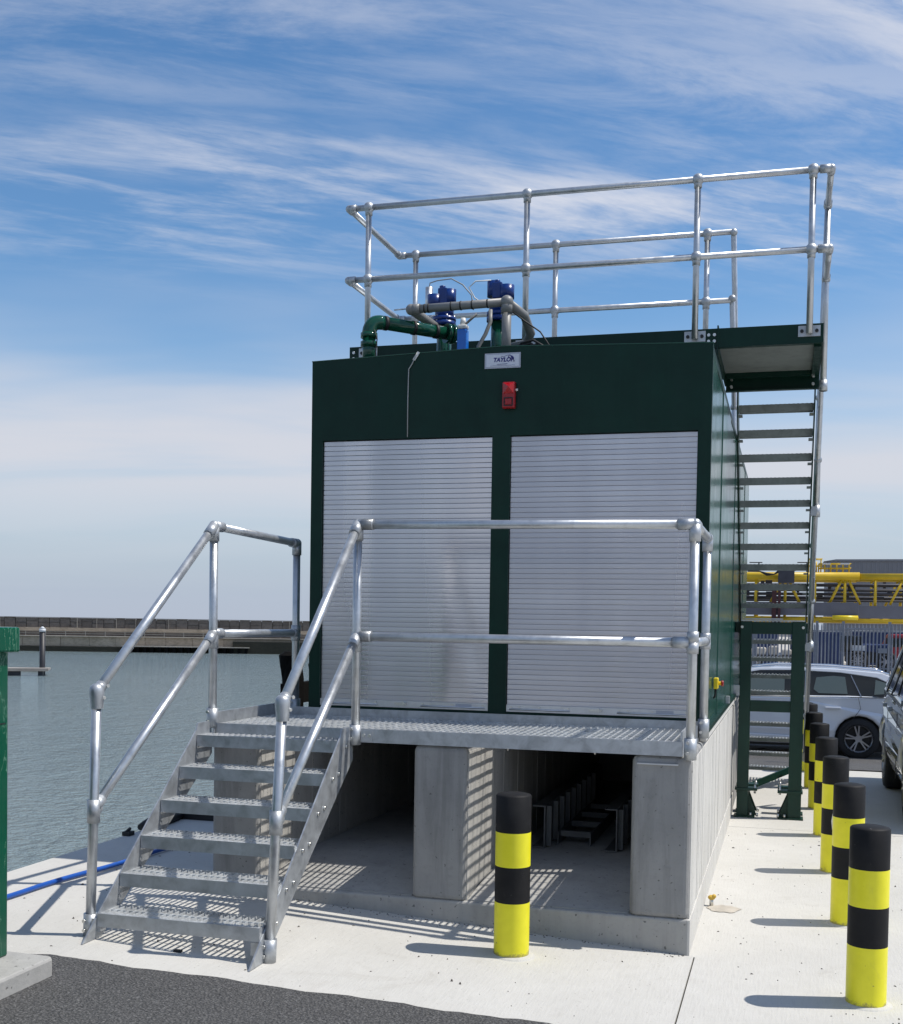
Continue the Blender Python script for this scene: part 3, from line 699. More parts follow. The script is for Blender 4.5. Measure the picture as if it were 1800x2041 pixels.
# ------------------------------------------------------------------ rear access stair
def rear_stair():
    t = thing('roof_staircase', 'steep open-tread steel staircase descending from the roof landing beside the plant house', 'staircase', (.3, 5.6, 0))
    XL, XR = .012, .600; top = (3.90, 3.60); sl = .985
    def zs(y): return 3.44-(y-3.95)*sl
    for x, s in ((XL, -1), (XR, 1)):
        prof = [(3.86, 3.69), (3.86, 3.42), (7.36, .0), (7.62, .0), (7.62, .03), (4.02, 3.56), (3.95, 3.69)]
        a, b = sorted((x, x+s*.010))
        MB().prism(prof, 'x', a, b).build('stringer', 'green_satin', t)
    first = None
    for k in range(20):
        y = 3.93+k*.1772; z = 3.455-k*.1745
        if z < .1: break
        tr = MB().box((XL+.002, y, z-(.058 if k < 9 else .036)), (XR-.002, y+.006, z)).build('tread', 'galv_shaded', t)
        MB().box((XL+.002, y+.19, z-.04), (XR-.002, y+.195, z)).build('rear_bar', 'galv_shaded', tr)
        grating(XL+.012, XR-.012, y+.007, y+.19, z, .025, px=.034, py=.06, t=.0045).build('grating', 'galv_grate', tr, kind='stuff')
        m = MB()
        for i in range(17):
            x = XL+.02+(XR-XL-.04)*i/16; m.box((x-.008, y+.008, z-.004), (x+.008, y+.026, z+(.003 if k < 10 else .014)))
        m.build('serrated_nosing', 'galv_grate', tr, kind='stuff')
        for x in (XL+.018, XR-.018): MB().box((x-.016, y-.012, z-.092), (x+.016, y+.06, z-.078)).build('tread_cleat', 'galv_shaded', tr)
    r = .0225
    for x, y0, z0 in ((.655, 3.43, 4.83), (-.055, 3.90, 4.84)):
        off = 0 if x > 0 else -.32
        yE = 7.55
        def zr(y): return z0-(y-y0)*sl
        for dz in (0, -.53):
            h = MB().cyl((x, y0, z0+dz), (x, yE, zr(yE)+dz), r, n=14).build('handrail', 'galv_tube', t)
            MB().ball((x, y0, z0+dz), .031).build('elbow', 'galv', h)
        for y in (4.65, 5.85, 7.05):
            p = MB().cyl((x, y, zs(y)-.12), (x, y, zr(y)), r, n=14).build('post', 'galv_tube', t)
            MB().cyl((x, y, zs(y)-.14), (x, y, zs(y)-.04), .030, n=14).build('base_socket', 'galv', p)
            for dz in (0, -.53): MB().ball((x, y, zr(y)+dz), .034).build('ball_joint', 'galv', p)
            sx = 1 if x > 0 else -1
            MB().box((min(x, x-sx*.05), y-.03, zs(y)-.13), (max(x, x-sx*.05), y+.03, zs(y)-.05)).build('side_lug', 'galv', p)
rear_stair()
def support_frame():
    t = thing('stair_support_frame', 'dark green steel portal frame on bolted base plates carrying the roof staircase', 'frame', (.32, 4.7, 0))
    G = 'green_frame'
    for y in (4.60, 4.88):
        for x0, x1 in ((.046, .142), (.478, .588)):
            front = y < 4.7
            zt = 1.71 if front else 1.66
            c = MB().box((x0, y, .012), (x1, y+.10, zt if front else .25)).build('column', G, t, bevel=.004) if front else MB().box((x0, y, .012), (x1, y+.09, .26)).build('stub_column', G, t, bevel=.004)
            MB().box((x0-.02, y-.03, 0), (x1+.06 if x0 < .3 else x1+.02, y+.13, .014)).build('base_plate', G, c)
            if x0 > .3: MB().box((x0-.08, y-.03, 0), (x0-.02, y+.13, .0135)).build('base_plate', G, c)
            s = 1 if x0 < .3 else -1; xi = x1 if s > 0 else x0
            MB().prism([(xi, .014), (xi+s*.075, .014), (xi, .20)], 'y', y+.04, y+.05).build('gusset', G, c)
            for dx in (-.005, .05):
                q = xi+s*(.03+dx); bolt((q, y-.012, .014), (0, 0, 1), .011, .03).build('anchor_bolt', 'steel_bolt', c)
    for y in (4.60, 4.88):
        for a, b in (((.03, .135), (.22, .165)), ((.39, .125), (.60, .155))):
            p = MB().box((a[0], y-.012, .235 if a[0] < .3 else .225), (b[0], y+.11, .258 if a[0] < .3 else .248)).build('flange_plate', G, t, bevel=.003)
            for x in (a[0]+.02, b[0]-.02): MB().cyl((x, y+.02, .21), (x, y+.02, .285), .010, n=8).build('bolt', 'steel_bolt', p)
    MB().box((.142, 4.605, 1.60), (.478, 4.695, 1.705)).build('top_beam', G, t, bevel=.004)
    MB().box((.142, 4.605, .925), (.478, 4.695, 1.022)).build('mid_beam', G, t, bevel=.004)
    MB().box((.05, 4.60, 1.712), (.585, 4.72, 1.722)).box((.08, 4.62, 1.726), (.40, 4.70, 1.738)).build('cap_plate', 'galv', t)
    for x in (.06, .57): bolt((x, 4.60, 1.66), (0, -1, 0), .013, .012).build('bolt', 'steel_bolt', t)
    for x in (.03, .585): MB().bar((x, 4.70, 1.655), (x, 5.72, 1.655), .05, .09).build('bracket_arm', G, t)
    MB().bar((.10, 4.98, .20), (.56, 5.5, .36), .02, .06).build('ground_brace', G, t)
support_frame()
# ------------------------------------------------------------------ roof pipework
def elb(m, p0, c, p1, r, n=14, k=7):
    p0, c, p1 = Vector(p0), Vector(c), Vector(p1); pts = []
    for i in range(k+1):
        s = i/k; pts.append(p0*(1-s)**2+c*2*s*(1-s)+p1*s*s)
    m.tube(pts, r, n)
def pipework():
    t = thing('green_pipe', 'glossy green plastic pipe rising from the roof edge and bending across', 'pipe', (-2.16, 1.15, 3.27))
    r = .042; a = Vector((-2.165, 1.15, 3.27)); d = Vector((.41, .38, -.012)).normalized(); e = Vector((-2.165, 1.15, 3.565))
    MB().cyl(a, (-2.165, 1.15, 3.48), r, n=18).build('riser', 'pipe_green', t)
    m = MB(); elb(m, (-2.165, 1.15, 3.475), e, e+d*.09, r+.004, 18, 9); m.build('bend', 'pipe_green', t)
    MB().cyl(e+d*.08, e+d*.56, r, n=18).build('run', 'pipe_green', t)
    for h in (3.40, 3.455): MB().cyl((-2.165, 1.15, h), (-2.165, 1.15, h+.03), r+.012, n=18).build('collar', 'pipe_green', t)
    for q in (.10, .30, .46): MB().cyl(e+d*q, e+d*(q+.022), r+.004, n=18).build('strap', 'black_rubber', t)
    MB().cyl(e+d*.545, e+d*.57, r+.022, n=18).cyl(e+d*.58, e+d*.605, r+.022, n=18).build('flange', 'pipe_green', t)
    MB().cyl(e+d*.575, e+d*.66, r-.004, n=18).build('stub', 'pipe_green', t)
    MB().tube([(-2.12, 1.12, 3.50), (-2.10, 1.12, 3.44), (-2.11, 1.12, 3.36), (-2.10, 1.12, 3.28)], .004, 6).build('lead', 'black_rubber', t)
    # two valve stacks
    def valve(x, y, lab, flip):
        v = thing('valve_stack', lab, 'valve', (x, y, 3.27), 'blue actuated valves on the roof')
        MB().cyl((x, y, 3.26), (x, y, 3.66), .050, n=20).build('column', 'pipe_green', v)
        MB().cyl((x, y, 3.655), (x, y, 3.685), .080, n=20).cyl((x, y, 3.69), (x, y, 3.715), .080, n=20).build('flange', 'valve_blue', v)
        b = MB().cyl((x, y, 3.715), (x, y, 3.79), .062, .068, n=18).build('body', 'valve_blue', v)
        s = -1 if flip else 1
        MB().cyl((x+s*.035, y, 3.80), (x+s*.035, y, 3.90), .045, n=18).build('actuator', 'valve_blue', v)
        MB().cyl((x-s*.062, y-.03, 3.775), (x-s*.062, y-.03, 3.862), .048, n=18).build('actuator', 'valve_blue', v)
        MB().box((x-.035, y-.05, 3.80), (x+.03, y+.0, 3.905)).cyl((x-.01, y-.02, 3.90), (x-.01, y-.02, 3.925), .022, n=10).build('control_block', 'valve_blue', v, bevel=.008)
        for i in range(6):
            q = 2*math.pi*i/6; bolt((x+.068*math.cos(q), y+.068*math.sin(q), 3.65), (0, 0, 1), .008, .075).build('bolt', 'steel_bolt', v)
        return v
    v1 = valve(-1.845, 1.75, 'blue valve with silver canister on a green column behind the green pipe', False)
    MB().cyl((-1.955, 1.75, 3.76), (-1.955, 1.75, 3.925), .026, n=16).build('canister', 'alu_bar', v1)
    MB().tube([(-1.955, 1.75, 3.925), (-1.95, 1.75, 3.955), (-1.90, 1.75, 3.968), (-1.80, 1.75, 3.975), (-1.72, 1.75, 3.93), (-1.66, 1.76, 3.86), (-1.645, 1.76, 3.76)], .0045, 6).build('lead', 'grey_cable', v1)
    v2 = valve(-1.455, 1.70, 'blue valve with two drum actuators on the taller green column near the sign', True)
    for o in v2.children:
        if o.name.startswith('actuator'): o.location.z += .02
    MB().tube([(-1.50, 1.66, 3.92), (-1.60, 1.64, 3.915), (-1.64, 1.62, 3.87), (-1.60, 1.62, 3.80), (-1.52, 1.64, 3.745)], .0045, 6).build('lead', 'white_plastic', v2)
    # grey pvc line
    g = thing('grey_pipe', 'grey plastic pipe running between the valves with a drop leg to the roof', 'pipe', (-1.305, 1.3, 3.27))
    A = Vector((-1.935, 1.30, 3.660)); B = Vector((-1.305, 1.30, 3.672)); r = .027
    MB().cyl(A, B, r, n=16).build('run', 'pipe_grey', g)
    MB().cyl((-1.305, 1.30, 3.27), B-Vector((0, 0, .02)), .030, n=16).build('drop_leg', 'pipe_grey', g)
    MB().ball(B, .042, 16, 10).cyl(B, B-Vector((0, 0, .07)), .036, n=16).build('elbow', 'pipe_grey', g)
    MB().ball(A, .036, 16, 10).cyl(A, A+Vector((.06, 0, 0)), .034, n=16).build('elbow', 'pipe_grey', g)
    MB().cyl(A, A+Vector((.05, .40, -.02)), .030, n=16).cyl(A+Vector((.05, .38, -.02)), A+Vector((.07, .45, -.05)), .036, n=14).build('branch', 'pipe_grey', g)
    MB().tube([B, B+Vector((.08, .16, -.05)), B+Vector((.10, .26, -.14)), B+Vector((.05, .36, -.18)), B+Vector((-.06, .40, -.19))], .030, 14).build('branch', 'pipe_grey', g)
    for q in (.14, .18, .42, .52, .64, .80): c = A.lerp(B, q); MB().cyl(c, c+Vector((.008, 0, 0)), r+.0025, n=16).build('cable_tie', 'black_rubber', g)
    MB().cyl((-2.06, 1.33, 3.672), (-1.93, 1.33, 3.678), .005, n=8).build('sensor_rod', 'alu_bar', g)
    # bottle
    b = thing('dosing_bottle', 'bright blue dosing bottle with a white cap beside the green pipe end', 'bottle', (-1.62, 1.42, 3.28))
    MB().box((-1.655, 1.395, 3.28), (-1.590, 1.455, 3.545)).build('bottle_body', 'fluid_blue', b, bevel=.008)
    MB().box((-1.655, 1.395, 3.547), (-1.590, 1.455, 3.575)).build('shoulder', 'white_plastic', b, bevel=.010)
    MB().cyl((-1.622, 1.425, 3.575), (-1.622, 1.425, 3.62), .022, .015, n=14).build('cap', 'white_plastic', b)
    MB().tube([(-1.615, 1.42, 3.57), (-1.58, 1.42, 3.60), (-1.53, 1.42, 3.64)], .008, 8).build('feed_tube', 'pipe_grey', b)
    h = thing('flexible_hose', 'grey flexible hose drooping in front of the taller green valve column', 'hose', (-1.5, 1.4, 3.27))
    MB().tube([(-1.44, 1.42, 3.66), (-1.435, 1.40, 3.58), (-1.46, 1.38, 3.50), (-1.50, 1.36, 3.42), (-1.51, 1.36, 3.27)], .013, 10).build('hose', 'pipe_grey', h)
    for i, (dx, dz) in enumerate(((0, 0), (.035, .02), (.07, -.01))):
        k = thing('black_cable', ('outer', 'middle', 'inner')[i]+' black cable arching over the roof edge right of the grey drop leg', 'cable', (-1.25, 1.35, 3.27), 'cables at the grey drop leg')
        MB().tube([(-1.31+dx*.3, 1.45, 3.36+dz), (-1.25+dx*.5, 1.42, 3.42+dz), (-1.17+dx*.5, 1.40, 3.43+dz), (-1.11+dx, 1.38, 3.38+dz), (-1.08+dx, 1.36, 3.27)], .008, 8).build('cable', 'black_rubber', k)
    k = thing('thin_lead', 'thin black lead sagging from the grey pipe elbow towards the handrail post', 'cable', (-1.2, 1.35, 3.3))
    MB().tube([(-1.28, 1.32, 3.62), (-1.20, 1.34, 3.56), (-1.10, 1.36, 3.49), (-1.04, 1.36, 3.40), (-1.01, 1.36, 3.27)], .005, 6).build('lead', 'black_rubber', k)
pipework()
# ------------------------------------------------------------------ bollards
def bollards():
    H, r = .785, .086
    base = None
    def one(x, y, lab, grp):
        nonlocal base
        g = gz(x, y)
        t = thing('bollard', lab, 'bollard', (x, y, g), grp)
        if base is None:
            parts = []
            bands = [(-.05, .265, 'bollard_yellow'), (.265, .44, 'bollard_black'), (.44, .605, 'bollard_yellow')]
            for a, b, m in bands:
                parts.append(MB().lathe((x, y, g), (0, 0, 1), [(r, a), (r, b)], 32).build('band', m, t))
            prof = [(r, .605), (r, H-.006), (r-.006, H), (.055, H+.006), (0.0001, H+.008)]
            parts.append(MB().lathe((x, y, g), (0, 0, 1), prof, 32).build('cap_band', 'bollard_black', t))
            m = MB().lathe((x, y, g), (0, 0, 1), [(r+.032, -.014), (r+.024, .002), (r+.012, .005), (r-.002, .009)], 28)
            parts.append(m.build('grout_collar', 'apron', t))
            base = parts
        else:
            for s in base: o = share(s.name.split('.')[0], s, t, (0, 0, 0))
        t.rotation_euler[2] = random.uniform(0, 6.28)
        return t
    one(-.815, -.425, 'yellow and black bollard standing alone in front of the concrete plinth', None)
    names = ['nearest', 'second', 'third', 'fourth', 'fifth', 'sixth', 'seventh', 'farthest']
    for i in range(8):
        x = .812-.0115*i*1.46; y = -.515+1.462*i
        lab = (names[i]+' bollard from the camera in the long yellow and black row at right') if i < 7 else 'farthest bollard in the long yellow and black row at right'
        b = one(x, y, lab, 'bollards in the row beside the plant house')
        if i == 2:
            b.rotation_euler[2] = 0; m = MB(); rr = r+.0012; g = gz(x, y)
            for a0, z0, z1, w in ((-1.75, .30, .42, .10), (-1.62, .27, .415, .09), (-1.5, .30, .40, .08), (-1.40, .33, .39, .06)):
                vs = [(x+rr*math.cos(a), y+rr*math.sin(a), g+z) for a, z in ((a0, z1), (a0-w, (z0+z1)/2), (a0-.02, z0), (a0+w*.7, (z0+z1)/2+.02))]
                m.add(vs, [(0, 1, 2, 3)])
            m.build('white_splash', 'guano', b)
bollards()
# ------------------------------------------------------------------ green cabinet at the left edge
def cabinet():
    g = gz(-2.8, -2)
    p = MB().prism([(-4.2, -3.4), (-2.515, -3.4), (-2.505, -1.70), (-2.53, -1.68), (-4.2, -1.62)], 'z', g-.02, g+.075).build('cabinet_base', 'slab_cast', None, loc=(-3.2, -2.3, g), bevel=.012)
    p['label'] = 'pale concrete base slab under the green cabinet'; p['category'] = 'base'
    t = thing('green_cabinet', 'bright green enamelled cabinet with overhanging lid at the left edge', 'cabinet', (-3.3, -2.3, g+.075))
    MB().box((-3.9, -2.95, g+.075), (-2.697, -1.738, 1.505)).build('body', 'green_cabinet', t, bevel=.008)
    MB().box((-3.95, -3.0, 1.50), (-2.662, -1.706, 1.606)).build('lid', 'green_cabinet', t, bevel=.010)
    MB().box((-2.703, -2.0, 1.235), (-2.672, -1.93, 1.36)).cyl((-2.68, -1.965, 1.30), (-2.65, -1.965, 1.30), .022, n=12).build('padlock_hasp', 'steel_bolt', t)
    MB().box((-2.699, -2.95, 1.20), (-2.6955, -1.76, 1.205)).build('door_seam', 'car_trim', t)
cabinet()
# ------------------------------------------------------------------ quay bits
def quay_bits():
    g = .143
    h = thing('water_hose', 'bright blue water hose lying across the quay behind the stairs', 'hose', (-3.4, .2, g))
    pts = [(-3.70, -2.6, g+.02), (-3.60, -1.6, g+.02), (-3.535, -.8, g+.02), (-3.49, -.3, g+.02), (-3.44, .3, g+.02), (-3.40, .8, g+.02), (-3.37, 1.3, g+.02), (-3.36, 2.4, g+.02)]
    sm = []
    for i in range(len(pts)-1):
        a, b = Vector(pts[i]), Vector(pts[i+1])
        for k in range(5): sm.append(a.lerp(b, k/5))
    sm.append(Vector(pts[-1]))
    for i, p in enumerate(sm): p.x += .012*math.sin(i*.7)
    MB().tube(sm, .0135, 12).build('hose_body', 'hose_blue', h)
    f = thing('rubber_fender', 'black rubber fender lying on the quay edge beside the water', 'fender', (-3.9, 1.4, g))
    rr = random.Random(4); pts = [(-3.93+rr.uniform(-.01, .01), 1.42+.085*i, g+.036+rr.uniform(-.008, .012)) for i in range(9)]
    MB().tube(pts, [.022, .042, .046, .042, .045, .042, .038, .032, .02], 12).build('fender_body', 'black_rubber', f)
    f2 = thing('mooring_shackle', 'small dark shackle block at the quay edge left of the fender', 'shackle', (-3.9, 1.15, g))
    MB().box((-3.96, 1.22, g), (-3.90, 1.29, g+.03)).cyl((-3.93, 1.23, g+.028), (-3.93, 1.28, g+.045), .012, n=10).build('block', 'black_rubber', f2, bevel=.006)
    k = thing('quay_kerb', 'raised concrete quay kerb with dark rubber facing behind the stairs', 'kerb', (-3.7, 2.6, g))
    MB().box((-3.94, 2.05, g-.01), (-3.15, 6.5, g+.075)).build('kerb_block', 'slab_cast', k, bevel=.012)
    MB().box((-3.94, 1.99, g), (-3.15, 2.05, g+.05)).build('rubber_face', 'black_rubber', k)
    p = thing('timber_pile', 'blackened timber fender pile standing against the quay left of the plant house', 'pile', (-4.12, 4.5, -2.4))
    rr = random.Random(9)
    def rough_pile(x, y, z1, r, nm):
        m = MB(); n = 11; zs = [-3.2, -1, .2, .6, .9, 1.1, 1.22, z1-.04, z1]
        vs = []
        for i, z in enumerate(zs):
            for q in range(n):
                a = 2*math.pi*q/n; rad = r*(1+rr.uniform(-.16, .16))*(.55 if i == len(zs)-1 else 1)
                vs.append((x+rad*math.cos(a)+.05*math.sin(z*2.0), y+rad*math.sin(a), z))
        m.add(vs, [(i*n+q, i*n+(q+1) % n, (i+1)*n+(q+1) % n, (i+1)*n+q) for i in range(len(zs)-1) for q in range(n)])
        m.add(vs[-n:], [tuple(range(n))]); return m.build(nm, 'timber_black', p)
    rough_pile(-4.14, 4.45, 1.36, .105, 'pile_shaft'); rough_pile(-4.10, 5.15, 1.26, .15, 'pile_shaft')
    MB().box((-4.22, 4.35, .35), (-4.10, 5.4, .62)).box((-4.2, 4.4, .85), (-4.12, 5.3, 1.05)).build('waling', 'timber_black', p)
quay_bits()
# ------------------------------------------------------------------ steel sections stored in the right bay
def stored_steel():
    z = .262
    def chan(x0, x1, y0, y1, h, lab, open_side):
        t = thing('steel_channel', lab, 'steel channel', ((x0+x1)/2, y0, z), 'steel channels stored under the plant house')
        w = .008
        MB().box((x0, y0, z+h-w), (x1, y1, z+h)).build('top_flange', 'beam_steel', t)
        MB().box((x0, y0, z), (x1, y1, z+w)).build('bottom_flange', 'beam_steel', t)
        xw = x1 if open_side < 0 else x0+w
        MB().box((xw-w, y0+.001, z+w), (xw, y1, z+h-w)).build('web', 'beam_steel', t)
        for k in range(9): MB().box((xw, y0+.05+.22*k, z+w), (xw+.030, y0+.057+.22*k, z+h-w)).build('stiffener', 'beam_steel', t)
    chan(-1.06, -.980, 1.20, 3.6, .265, 'grey steel channel stored along the left of the right bay', -1)
    chan(-.61, -.535, 1.22, 3.6, .265, 'grey steel channel stored along the right of the right bay', -1)
    t = thing('ladder_section', 'low steel ladder frame lying on the floor between the two channels', 'steel frame', (-.87, 1.7, z))
    for x in (-.93, -.725): MB().box((x, 1.36, z), (x+.006, 2.9, z+.08)).build('side_rail', 'beam_steel', t)
    for k in range(4): MB().box((-.924, 1.44+.4*k, z+.04), (-.725, 1.49+.4*k, z+.075)).build('rung', 'beam_steel', t)
stored_steel()
# ------------------------------------------------------------------ stopcock + grit
def small_bits():
    t = thing('yellow_marker', 'small yellow marker plug in a damp patch beside the plinth wall', 'marker', (.045, 1.13, 0))
    MB().cyl((.045, 1.13, 0), (.045, 1.13, .045), .012, n=10).build('stem', 'steel_bolt', t)
    MB().ball((.045, 1.13, .050), .022, 10, 7, (1, 1, .7)).ball((.060, 1.122, .060), .013, 8, 6).build('head', 'plant_pot_ochre', t)
    rr = random.Random(11); m = MB()
    vs = [(.115+.10*math.cos(q)*rr.uniform(.8, 1.15), 1.07+.09*math.sin(q)*rr.uniform(.8, 1.15), .0035) for q in [2*math.pi*i/22 for i in range(22)]]
    MB().add(vs, [tuple(range(22))]).build('damp_patch', 'damp', t)
    n = 0
    while n < 620:
        x = rr.uniform(-3.6, 2.6); y = rr.uniform(-3.0, 4.0)
        if -2.7 < x < .02 and y > -.03: 
            if rr.random() < .9: continue
        if y < asph_edge(x) and x < .1: continue
        s = rr.uniform(.002, .0065)*(1.8 if rr.random() < .08 else 1); z = gz(x, y)
        if -2.65 < x < 0 and y > -.03: z = .18
        a = rr.uniform(0, 3.1); e = rr.uniform(.5, 1.8); c, q = math.cos(a), math.sin(a)
        vs = [(x+c*s*e, y+q*s*e, z+.0005), (x-q*s*.6, y+c*s*.6, z+.0005), (x-c*s*e, y-q*s*e, z+.0005), (x+q*s*.6, y-c*s*.6, z+.0005), (x+c*s*.3, y+q*s*.3, z+s*.8), (x-c*s*.3, y-q*s*.3, z+s*.9)]
        m.add(vs, [(0, 1, 4), (1, 5, 4), (1, 2, 5), (2, 3, 5), (3, 4, 5), (3, 0, 4)]); n += 1
    for i in range(150):
        x = rr.uniform(-2.3, -.02); y = -.006-abs(rr.gauss(0, .035)); sz = rr.uniform(.002, .006); z = gz(x, y)
        m.add([(x+sz, y, z), (x, y+sz*.7, z), (x-sz*1.3, y, z), (x, y-sz*.7, z), (x, y, z+sz*.9)], [(0, 1, 4), (1, 2, 4), (2, 3, 4), (3, 0, 4)])
    m.build('grit', 'grit', None, kind='stuff', label='scattered dark grit and leaf scraps on the pale concrete', category='grit')
    c = thing('scrap_block', 'small black plastic scrap on the concrete under the bottom tread', 'scrap', (-2.22, -1.14, .125))
    MB().box((-2.24, -1.16, gz(-2.22, 0)), (-2.20, -1.14, gz(-2.22, 0)+.012)).build('scrap', 'black_rubber', c, bevel=.003)
small_bits()
# ------------------------------------------------------------------ vehicles
def wheel(par, c, ax, R0, W, alloy='alloy', spokes=5):
    c = Vector(c); ax = Vector(ax).normalized()
    w = MB().lathe(c, ax, [(R0*.66, -W/2), (R0*.92, -W/2), (R0, -W*.36), (R0, W*.36), (R0*.92, W/2), (R0*.66, W/2)], 32).build('wheel', 'tyre', par)
    rim = MB().lathe(c, ax, [(R0*.69, W*.44), (R0*.70, W*.50), (R0*.655, W*.50), (R0*.62, W*.30), (R0*.60, -W*.3)], 32)
    a = ax.orthogonal().normalized(); b = ax.cross(a)
    for i in range(spokes):
        for d in (-.16, .16):
            q = 2*math.pi*i/spokes+.3; e0 = a*math.cos(q+d*.9)+b*math.sin(q+d*.9); e1 = a*math.cos(q+d)+b*math.sin(q+d)
            rim.bar(c+ax*(W*.40)+e0*R0*.10, c+ax*(W*.46)+e1*R0*.64, .022*R0/.33, .03, ax)
    rim.cyl(c+ax*W*.30, c+ax*W*.47, R0*.17, n=16)
    rim.build('rim', alloy, w)
    MB().cyl(c-ax*W*.2, c+ax*W*.05, R0*.60, n=24).build('brake_disc', 'car_trim', w)
    return w
def arch(cx, cz, r, n=10):  # points right-to-left under an arch (from front +x to rear)
    return [(cx+r*math.cos(math.pi*i/n), cz+r*math.sin(math.pi*i/n)) for i in range(n+1)]
def loft_side(mb, prof_lo, hw, th):
    pass
def estate_car():
    # car points along -x (nose to the left); near side faces the camera
    yn = 13.75; W = 1.80; gzv = gz(1.5, yn+.9); xr = 1.565
    t = thing('estate_car', 'pale silver estate car parked side-on behind the bollard row', 'car', (0.2, yn+W/2, gzv))
    X = lambda a: xr-a   # a = metres ahead of the rear axle
    Z = lambda z: gzv+(z if z < 1 else 1+(z-1)*.86)
    # lower body outline (a, z): rear bumper .. nose, with arches
    top = [(-.98, .45), (-1.02, .62), (-.98, .92), (-.90, 1.00), (0.2, 1.00), (1.0, .985), (2.05, .955), (2.6, .93), (3.3, .84), (3.62, .70), (3.70, .50), (3.62, .26)]
    bot = [(3.22, .24)]+[(2.85+.36*math.cos(q), .32+.36*math.sin(q)) for q in [math.pi*i/10 for i in range(11)]]+[(2.45, .20), (.40, .20)]+[(.36*math.cos(q), .32+.36*math.sin(q)) for q in [math.pi*i/10 for i in range(11)]]+[(-.45, .24), (-.90, .28)]
    def bulge(a, z):   # half width
        w = W/2-.02-.10*max(0, (abs(a-1.3)-1.5)/1.0)**2*.6
        return w-.05*max(0, (.45-z)/.3)-.02*max(0, (z-.8)/.2)
    m = MB(); prof = top+bot; n = len(prof)
    rows = []
    for s, k in ((-1, 1), (1, 1)):
        rows.append([(X(a), yn+W/2+s*bulge(a, z), Z(z)) for a, z in prof])
    m.v += rows[0]+rows[1]
    m.f.append(tuple(range(n))); m.f.append(tuple(range(2*n-1, n-1, -1))); m.sm += [False, False]
    for i in range(n): m.f.append((i, i+n, (i+1) % n+n, (i+1) % n)); m.sm.append(True)
    body = m.build('body', 'car_white', t, bevel=.045, seg=3)
    # greenhouse
    gh = [(-.86, .99), (-.62, 1.26), (-.30, 1.40), (.3, 1.455), (1.0, 1.47), (1.55, 1.45), (1.95, 1.36), (2.75, .93), (2.6, .90), (-.80, .95)]
    def hw(z): return W/2-.055-.34*max(0, z-.95)
    m = MB(); n = len(gh)
    for s in (-1, 1): m.v += [(X(a), yn+W/2+s*hw(z), Z(z)) for a, z in gh]
    m.f += [tuple(range(n)), tuple(range(2*n-1, n-1, -1))]; m.sm += [False, False]
    for i in range(n): m.f.append((i, i+n, (i+1) % n+n, (i+1) % n)); m.sm.append(True)
    m.build('greenhouse_glass', 'car_glass', t, bevel=.03, seg=2)
    # roof skin and frame
    rf = [(-.90, 1.03), (-.66, 1.28), (-.34, 1.425), (.3, 1.482), (1.0, 1.497), (1.57, 1.475), (1.99, 1.375)]
    ri = [(1.94, 1.335), (1.54, 1.425), (1.0, 1.442), (.3, 1.415), (-.26, 1.335), (-.52, 1.20), (-.72, 1.01)]
    m = MB(); loop = rf+ri; n = len(loop)
    for s in (-1, 1): m.v += [(X(a), yn+W/2+s*(hw(z)+.016), Z(z)) for a, z in loop]
    m.f += [tuple(range(n)), tuple(range(2*n-1, n-1, -1))]; m.sm += [False, False]
    for i in range(n): m.f.append((i, i+n, (i+1) % n+n, (i+1) % n)); m.sm.append(True)
    m.build('roof', 'car_white', t, bevel=.012)
    def on_side(a, z, o=.006): return Vector((X(a), yn+W/2-hw(z)-o, Z(z)))
    # A pillar, window bars, dark pillars
    MB().bar(on_side(1.93, 1.39), on_side(2.78, .95), .03, .085, (0, 1, 0)).build('windscreen_pillar', 'car_white', t)
    for a0, a1, z0, z1, w, mt in ((.93, .99, .98, 1.42, .10, 'car_trim'), (-.03, .13, .985, 1.37, .012, 'alloy')):
        MB().bar(on_side(a0, z0, .004), on_side(a1, z1, .004), w, .012, (0, 1, 0)).build('door_pillar', mt, t)
    # pale panes: reflection and view of the yard put into the glass colour
    def pane(pts):
        m = MB(); vs = [on_side(a, z, .010) for a, z in pts]; m.add(vs+[v+Vector((0, .004, 0)) for v in vs], [tuple(range(len(vs)))]); return m.build('pane', 'car_pane_reflection', t)
    pane([(.18, 1.03), (.62, 1.03), (.70, 1.10), (.66, 1.32), (.40, 1.355), (.22, 1.34)]); pane([(-.22, 1.03), (-.24, 1.30), (-.42, 1.24), (-.60, 1.13), (-.52, 1.06)])
    pane([(1.15, 1.03), (1.9, 1.03), (1.75, 1.32), (1.15, 1.36)])
    m = MB().ball(on_side(.80, 1.17, -.10), .10, 12, 8, (.9, .5, 1.3)); m.build('headrest', 'car_trim', t)
    MB().bar(on_side(-.75, .985, .012), on_side(2.6, .945, .012), .012, .018, (0, 0, 1)).build('waist_chrome', 'chrome', t)
    # roof rails
    for s in (-1, 1):
        yy = yn+W/2+s*.60
        MB().tube([(X(-.45), yy, Z(1.40)), (X(-.3), yy, Z(1.455)), (X(.4), yy, Z(1.515)), (X(1.3), yy, Z(1.52)), (X(1.7), yy, Z(1.46))], .016, 8).build('roof_rail', 'chrome', t)
    ys = yn+.018
    def seam(pts): MB().tube([(X(a), ys-.002, Z(z)) for a, z in pts], .004, 5).build('door_seam', 'car_trim', t)
    seam([(.02, .97), (-.02, .80), (.10, .62), (.34, .40)]); seam([(.95, .97), (.95, .24)]); seam([(2.15, .93), (2.12, .24)])
    for a in (.28, 1.2):
        MB().bar((X(a), ys-.022, Z(.80)), (X(a+.24), ys-.022, Z(.80)), .03, .035, (0, 0, 1)).build('door_handle', 'car_white', t, bevel=.01)
